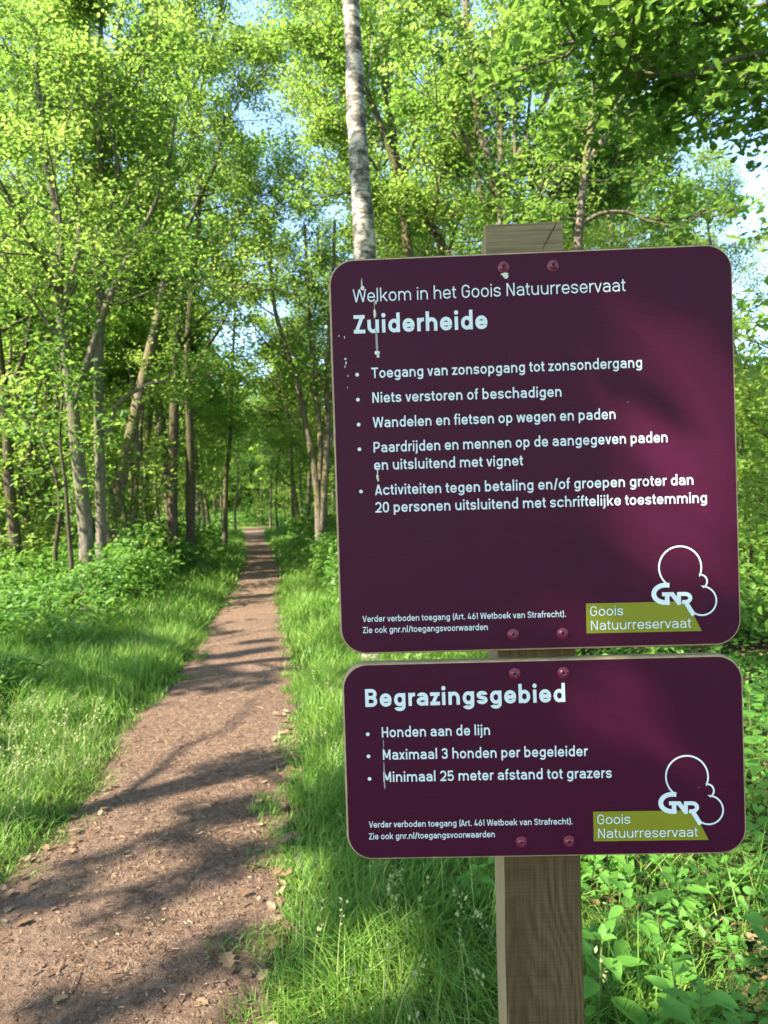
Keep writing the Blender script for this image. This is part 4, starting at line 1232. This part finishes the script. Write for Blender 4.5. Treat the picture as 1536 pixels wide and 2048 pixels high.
        if ch == '6': O.append(bowl(l, rr, B, C_ * .61)); G.append((m + 60, C_, l + 15, C_ * .38))
    elif ch == '.': Pg.append([(62, 0), (62 + w * 1.15, 0), (62 + w * 1.15, w * 1.15), (62, w * 1.15)]); adv = 124 + w
    elif ch == '/': G.append((40 + h, -40, 330 - h, C_ + 20)); adv = 350
    elif ch == '(': S.append(trace((230, C_ + 70), ('H', 90 + h, C_ / 2 - 10), ('V', 230, -120)) if False else [(80 + h + 110 * (abs(t) ** 2), C_ / 2 - 20 + 420 * t) for t in np.linspace(-1, 1, 13)]); adv = 240
    elif ch == ')': S.append([(190 - 110 * (abs(t) ** 2), C_ / 2 - 20 + 420 * t) for t in np.linspace(-1, 1, 13)]); adv = 240 + h
    return adv, S, O, G, Pg

FILM = .0004
def lettering(geo, text, p0, p1, cap, w, mi=0, film=FILM):
    """set a line between two points of the board plane; cap = capital height in metres"""
    items, x = [], 0.0
    for ch in text:
        adv, S, O, G, Pg = glyph(ch, w)
        shapes = [stroke(s, w) for s in S] + [stroke(o, w, True) for o in O]
        for (x0, y0, x1, y1) in G:
            dx, dy = x1 - x0, y1 - y0
            hw = w / 2 * math.hypot(dx, dy) / abs(dy)
            shapes.append((np.array([(x0 - hw, y0), (x0 + hw, y0), (x1 + hw, y1), (x1 - hw, y1)]), [[0, 1, 2, 3]]))
        for pg in Pg: shapes.append((np.array(pg, float), [list(range(len(pg)))]))
        for k, (v, f) in enumerate(shapes):
            items.append((v + np.array([x, 0]), f, k))
        x += adv
    allv = np.concatenate([v for v, _, _ in items])
    mn, mx = allv[:, 0].min(), allv[:, 0].max()
    p0, p1 = np.asarray(p0), np.asarray(p1)
    u = p1 - p0; sx = np.linalg.norm(u) / (mx - mn); u = u / np.linalg.norm(u); vv = np.array([-u[1], u[0]])
    sy = cap / C_
    for v, f, k in items:
        q = p0 + (v[:, :1] - mn) * sx * u + v[:, 1:] * sy * vv
        geo.add(np.stack([q[:, 0], np.full(len(q), -film - .00003 * k), q[:, 1]], -1), f, mi)

def px_cap(px):  # photo pixels to metres on the board face
    return px * .9 / FPX

DEPTH = .016                                  # board thickness
PX0, PX1 = on_board(1005.5, 1717, DEPTH)[0], on_board(1161, 1715, DEPTH)[0]
POST_W = PX1 - PX0
post_c = np.array([(PX0 + PX1) / 2, DEPTH + .05, -CAM_Z])
base_w = BO + RBn @ post_c
sign = thing('signpost', 'square timber post carrying two plum-coloured nature reserve boards beside the path', 'signpost', tuple(base_w), YAW)
OFF = post_c                                   # board-local minus this = child coordinates

# post: sawn timber, top cut sloping to the back
zt = on_board(1047, 446.5, DEPTH)[1]
x0, x1, y0, y1 = PX0, PX1, DEPTH, DEPTH + .098
tiltz = .004
def post_mesh():
    g = Geo(); c = .0016
    prof = [(x0 + c, y0), (x1 - c, y0), (x1, y0 + c), (x1, y1 - c), (x1 - c, y1), (x0 + c, y1), (x0, y1 - c), (x0, y0 + c)]
    zs = list(np.linspace(-CAM_Z - .25, zt - .06, 26))
    r = np.random.default_rng(3)
    V = []
    for z in zs:
        V += [(x + r.normal(0, .00025), y + r.normal(0, .00025), z) for x, y in prof]
    top = lambda x, y: zt - (y - y0) * .52 + (x - (x0 + x1) / 2) * .01
    V += [(x, y, top(x, y)) for x, y in prof]
    V += [(x0 + c * 1.8 + (x1 - x0 - 3.6 * c) * ((x - x0) / (x1 - x0)), y0 + c * 1.8 + (y1 - y0 - 3.6 * c) * ((y - y0) / (y1 - y0)), top(x, y) + c * .6) for x, y in prof]
    n = len(zs) + 2
    F = [[k * 8 + i, k * 8 + (i + 1) % 8, (k + 1) * 8 + (i + 1) % 8, (k + 1) * 8 + i] for k in range(n - 1) for i in range(8)]
    F.append([(n - 1) * 8 + i for i in range(8)])
    g.add(V, F)
    # drying crack that runs down from the top edge
    a = [(1113, 444), (1108, 456), (1103, 464), (1098, 472), (1095, 480), (1089, 490), (1085, 499)]
    wd = [.6, 1.1, .9, 1.2, .8, .7, .3]
    L_, R_ = [], []
    for (px, py), ww in zip(a, wd):
        q = on_board(px, py, DEPTH); hw = px_cap(ww)
        L_.append((q[0] - hw, y0 - .0004, q[1])); R_.append((q[0] + hw, y0 - .0004, q[1]))
    m = len(a)
    g.add(L_ + R_, [[i, i + 1, m + i + 1, m + i] for i in range(m - 1)], 1)
    return g.build('post', [M['wood'], M['crack']], sign, offset=OFF)
post = post_mesh()

def board(bx0, bx1, bz0, bz1, rad, name='board'):
    """routed panel: plum face, pale edge"""
    g = Geo(); bev = .0026; n = 10
    def outline(ins):
        P = []
        for cx, cz, a0 in ((bx1 - rad, bz1 - rad, 0), (bx0 + rad, bz1 - rad, 90), (bx0 + rad, bz0 + rad, 180), (bx1 - rad, bz0 + rad, 270)):
            for k in range(n + 1):
                a = math.radians(a0 + 90 * k / n)
                P.append((cx + (rad - ins) * math.cos(a), cz + (rad - ins) * math.sin(a)))
        return P
    loops = [(bev, 0), (bev * .35, .0008), (0, .0026), (0, DEPTH - .002), (.0015, DEPTH - .0002)]
    V = []
    for ins, d in loops: V += [(x, d, z) for x, z in outline(ins)]
    m = 4 * (n + 1)
    g.add(V, [[m * (len(loops) - 1) + i for i in range(m)], ], 0)
    g.l, g.t, g.m = [], [], []
    F0 = list(range(m))
    g.l += F0; g.t.append(m); g.m.append(0)
    Fb = [m * (len(loops) - 1) + i for i in range(m)][::-1]
    g.l += Fb; g.t.append(m); g.m.append(0)
    for k in range(len(loops) - 1):
        for i in range(m):
            g.l += [k * m + i, (k + 1) * m + i, (k + 1) * m + (i + 1) % m, k * m + (i + 1) % m]; g.t.append(4); g.m.append(1)
    return g.build(name, [M['panel'], M['edge']], sign, offset=OFF)

upper = board(-.0634, .4612, -.2002, .3210, .034)
lower = board(-.0632, .4617, -.4743, -.2122, .034)
upper['label'] = 'large upper board with the welcome heading and five rules'
lower['label'] = 'smaller lower board about grazing and dogs'

def add_part(geo, name, mats, parent):
    return geo.build(name, mats, parent, offset=OFF)

def text_part(name, parent, lines, w):
    g = Geo()
    for text, a, b, cap in lines:
        lettering(g, text, on_board(*a), on_board(*b), px_cap(cap), w)
    return add_part(g, name, [M['white']], parent)

def bullets(geo, pts, rpx=3.7):
    for p in pts:
        c = on_board(*p); rr = px_cap(rpx)
        geo.add([(c[0] + rr * math.cos(a), -FILM, c[1] + rr * math.sin(a)) for a in np.linspace(0, 2 * math.pi, 16, endpoint=False)], [list(range(16))])

text_part('welcome_line', upper, [('Welkom in het Goois Natuurreservaat', (706, 605), (1251, 582.5), 25.5)], 74)
text_part('heading', upper, [('Zuiderheide', (708, 667.5), (975, 657.5), 36.5)], 140)
g = Geo()
for text, a, b in [('Toegang van zonsopgang tot zonsondergang', (743, 756.5), (1284, 735)), ('Niets verstoren of beschadigen', (745, 805.7), (1123, 793.3)),
                   ('Wandelen en fietsen op wegen en paden', (746, 855.4), (1231, 838)), ('Paardrijden en mennen op de aangegeven paden', (747.5, 905), (1335, 884.3)),
                   ('en uitsluitend met vignet', (748.5, 940.3), (1046, 930.8)), ('Activiteiten tegen betaling en/of groepen groter dan', (750, 990.3), (1386.5, 969.3)),
                   ('20 personen uitsluitend met schriftelijke toestemming', (751, 1025.3), (1413.6, 1005.3))]:
    lettering(g, text, on_board(*a), on_board(*b), px_cap(20.8), 108)
bullets(g, [(714.3, 749.5), (715.8, 799.5), (717.3, 849.2), (718.9, 898.6), (722, 983)])
add_part(g, 'rule_list', [M['white']], upper)
text_part('small_print', upper, [('Verder verboden toegang (Art. 461 Wetboek van Strafrecht).', (725.3, 1244), (1131.5, 1233.6), 12.4), ('Zie ook gnr.nl/toegangsvoorwaarden', (725.8, 1266.3), (975.5, 1259.8), 12.4)], 96)
text_part('heading', lower, [('Begrazingsgebied', (731, 1413.8), (1130.5, 1403.6), 36)], 140)
g = Geo()
for text, a, b in [('Honden aan de lijn', (764, 1474.7), (980, 1469.6)), ('Maximaal 3 honden per begeleider', (766, 1519.4), (1175.5, 1511.8)), ('Minimaal 25 meter afstand tot grazers', (767, 1564), (1223.5, 1555.4))]:
    lettering(g, text, on_board(*a), on_board(*b), px_cap(20.8), 108)
bullets(g, [(735.5, 1468.2), (737, 1512.4), (739, 1557.5)])
add_part(g, 'rule_list', [M['white']], lower)
text_part('small_print', lower, [('Verder verboden toegang (Art. 461 Wetboek van Strafrecht).', (738, 1655), (1145, 1648.2), 12.4), ('Zie ook gnr.nl/toegangsvoorwaarden', (738, 1678.6), (989.5, 1674), 12.4)], 96)

def logo(parent, shift):
    Z = lambda x, y: on_board(1140 + x * .2578, 1060 + y * .2578) + shift
    k = .2578 * .9 / FPX
    g = Geo()
    q = [Z(123, 570), Z(128, 802), Z(1022, 783), Z(905, 553)]
    g.add([(a[0], -.0003, a[1]) for a in q], [[0, 1, 2, 3]])
    add_part(g, 'banner', [M['lime']], parent)
    g = Geo()
    lettering(g, 'Goois', Z(157, 667), Z(412, 660), 74 * k, 72, 0, .0007)
    lettering(g, 'Natuurreservaat', Z(163, 776), Z(938, 756), 74 * k, 72, 0, .0007)
    add_part(g, 'banner_text', [M['white']], parent)
    def arc(cx, cy, r, a0, a1, n=40): return [(cx + r * math.cos(math.radians(a)), cy + r * math.sin(math.radians(a))) for a in np.linspace(a0, a1, n)]
    g = Geo()
    line = arc(853, 290, 164, 126, 382, 60) + arc(1010, 398, 52, -103, 60, 24)[1:] + arc(1022, 548, 112, -88, 122, 44)
    v, f = stroke([Z(*p) for p in line], 12.5 * k)
    g.add(np.stack([v[:, 0], np.full(len(v), -.0006), v[:, 1]], -1), f)
    add_part(g, 'tree_outline', [M['white']], parent)
    g = Geo()
    d = .0009
    def st(pts, w):
        nonlocal d
        v, f = stroke([Z(*p) for p in pts], w * k)
        g.add(np.stack([v[:, 0], np.full(len(v), -d), v[:, 1]], -1), f); d += .00004
    st([(769, 428), (738, 427)] + trace((738, 427), ('H', 648, 496), ('V', 738, 562))[1:] + [(772, 563)], 36)
    st([(752, 566), (752, 486)], 34)
    st([(712, 498), (800, 496)], 30)
    st([(786, 492), (850, 574)], 34)
    st([(843, 578), (843, 484)], 30)
    st([(832, 496), (890, 495)] + trace((890, 495), ('H', 930, 527), ('V', 888, 558))[1:] + [(868, 558)], 30)
    st([(893, 556), (958, 660)], 34)
    add_part(g, 'monogram', [M['white']], parent)
logo(upper, np.zeros(2))
logo(lower, on_board(1187.4, 1682.5) - on_board(1173, 1266.8))

def screw(px, py, parent, rough=False):
    c = on_board(px, py)
    g = Geo(); n = 28; R = .0074
    prof = [(R, 0), (R, -.0007), (R * .93, -.0010), (R * .80, -.0012), (R * .72, -.0026), (R * .55, -.0038), (R * .40, -.0042)]
    V = [(c[0] + r * math.cos(a), d, c[1] + r * math.sin(a)) for r, d in prof for a in np.linspace(0, 2 * math.pi, n, endpoint=False)]
    F = [[i * n + j, i * n + (j + 1) % n, (i + 1) * n + (j + 1) % n, (i + 1) * n + j] for i in range(len(prof) - 1) for j in range(n)]
    g.add(V, F, 0)
    star = lambda a, s: s * (.34 + .065 * math.cos(6 * a))
    th = np.linspace(0, 2 * math.pi, n, endpoint=False)
    inner = [(c[0] + R * star(a, 1) * math.cos(a), -.0040, c[1] + R * star(a, 1) * math.sin(a)) for a in th]
    deep = [(c[0] + R * star(a, .9) * math.cos(a), -.0014, c[1] + R * star(a, .9) * math.sin(a)) for a in th]
    last = [(c[0] + R * .40 * math.cos(a), -.0042, c[1] + R * .40 * math.sin(a)) for a in th]
    g.add(last + inner, [[j, (j + 1) % n, n + (j + 1) % n, n + j] for j in range(n)], 0)
    g.add(inner + deep, [[j, (j + 1) % n, n + (j + 1) % n, n + j] for j in range(n)], 2)
    g.add(deep, [list(range(n))], 1)
    return g.build('screw', [M['screw'], M['socket'], M['steel']], parent, smooth=False, offset=OFF)
for p in [(1007, 534.5), (1106, 531.5), (1026.5, 1269), (1125, 1267)]: screw(*p, upper)
for p in [(1029.5, 1347.5), (1126.5, 1345.5), (1043, 1684), (1138, 1682.5)]: screw(*p, lower)

def blob(name, parts, parent, mat, thick=.0012, label=None):
    """dried bird lime: lumpy little domes that run down the face (pixel centre, half width, half height)"""
    g = Geo(); r = np.random.default_rng(int(parts[0][0]))
    for px, py, hw, hh in parts:
        c = on_board(px, py); n = 14
        a = np.linspace(0, 2 * math.pi, n, endpoint=False)
        rad = 1 + r.normal(0, .16, n)
        V = []
        for s, d in ((1, -.00045), (.75, -thick * .8), (.35, -thick)):
            V += [(c[0] + px_cap(hw) * s * q * math.cos(t), d, c[1] + px_cap(hh) * s * q * math.sin(t)) for t, q in zip(a, rad)]
        F = [[i * n + j, i * n + (j + 1) % n, (i + 1) * n + (j + 1) % n, (i + 1) * n + j] for i in range(2) for j in range(n)] + [[2 * n + j for j in range(n)]]
        g.add(V, F)
    o = add_part(g, name, [mat], parent)
    if label: o['label'] = label
blob('bird_dropping', [(1010, 549, 7.5, 4), (1011.5, 554, 5, 4.5)], upper, M['dropping'])
blob('bird_dropping', [(723.5, 567, 1.3, 12), (725, 576, 3.8, 5)], upper, M['dropping'])
blob('bird_dropping', [(749.5, 628, 2.6, 9), (752, 605, 1.6, 4)], upper, M['dropping'])
blob('bird_dropping', [(754, 706, 5.2, 5), (756, 713, 3, 3)], upper, M['dropping'])
blob('dried_streak', [(753.5, 685, 2.4, 22), (748.8, 612, .9, 14), (751, 655, .7, 20)], upper, M['streak'], .0006)
blob('bird_dropping', [(691, 718, 2.6, 2), (692, 726, 1.5, 3), (690, 733, 1, 3), (696, 752, .8, 2), (695, 775, .7, 2), (678, 672, .8, 2), (689, 675, 1, 3)], upper, M['dropping'])
blob('bird_dropping', [(755.5, 955, 3, 6), (755, 941, 1, 9), (756.5, 961, 2, 2)], upper, M['dropping'])
blob('dried_streak', [(769, 1552, 1.5, 16), (768, 1535, 1.0, 12), (769.5, 1571, 1.5, 7), (767, 1488, .6, 10)], lower, M['streak'], .0006)
blob('insect', [(1018, 709, 1.6, 3.4), (1018.5, 705, 1, 1.6)], upper, M['socket'], .0018)
print('leaves', NLEAF, 'grass blades', n_grass, 'objects', len(bpy.data.objects))
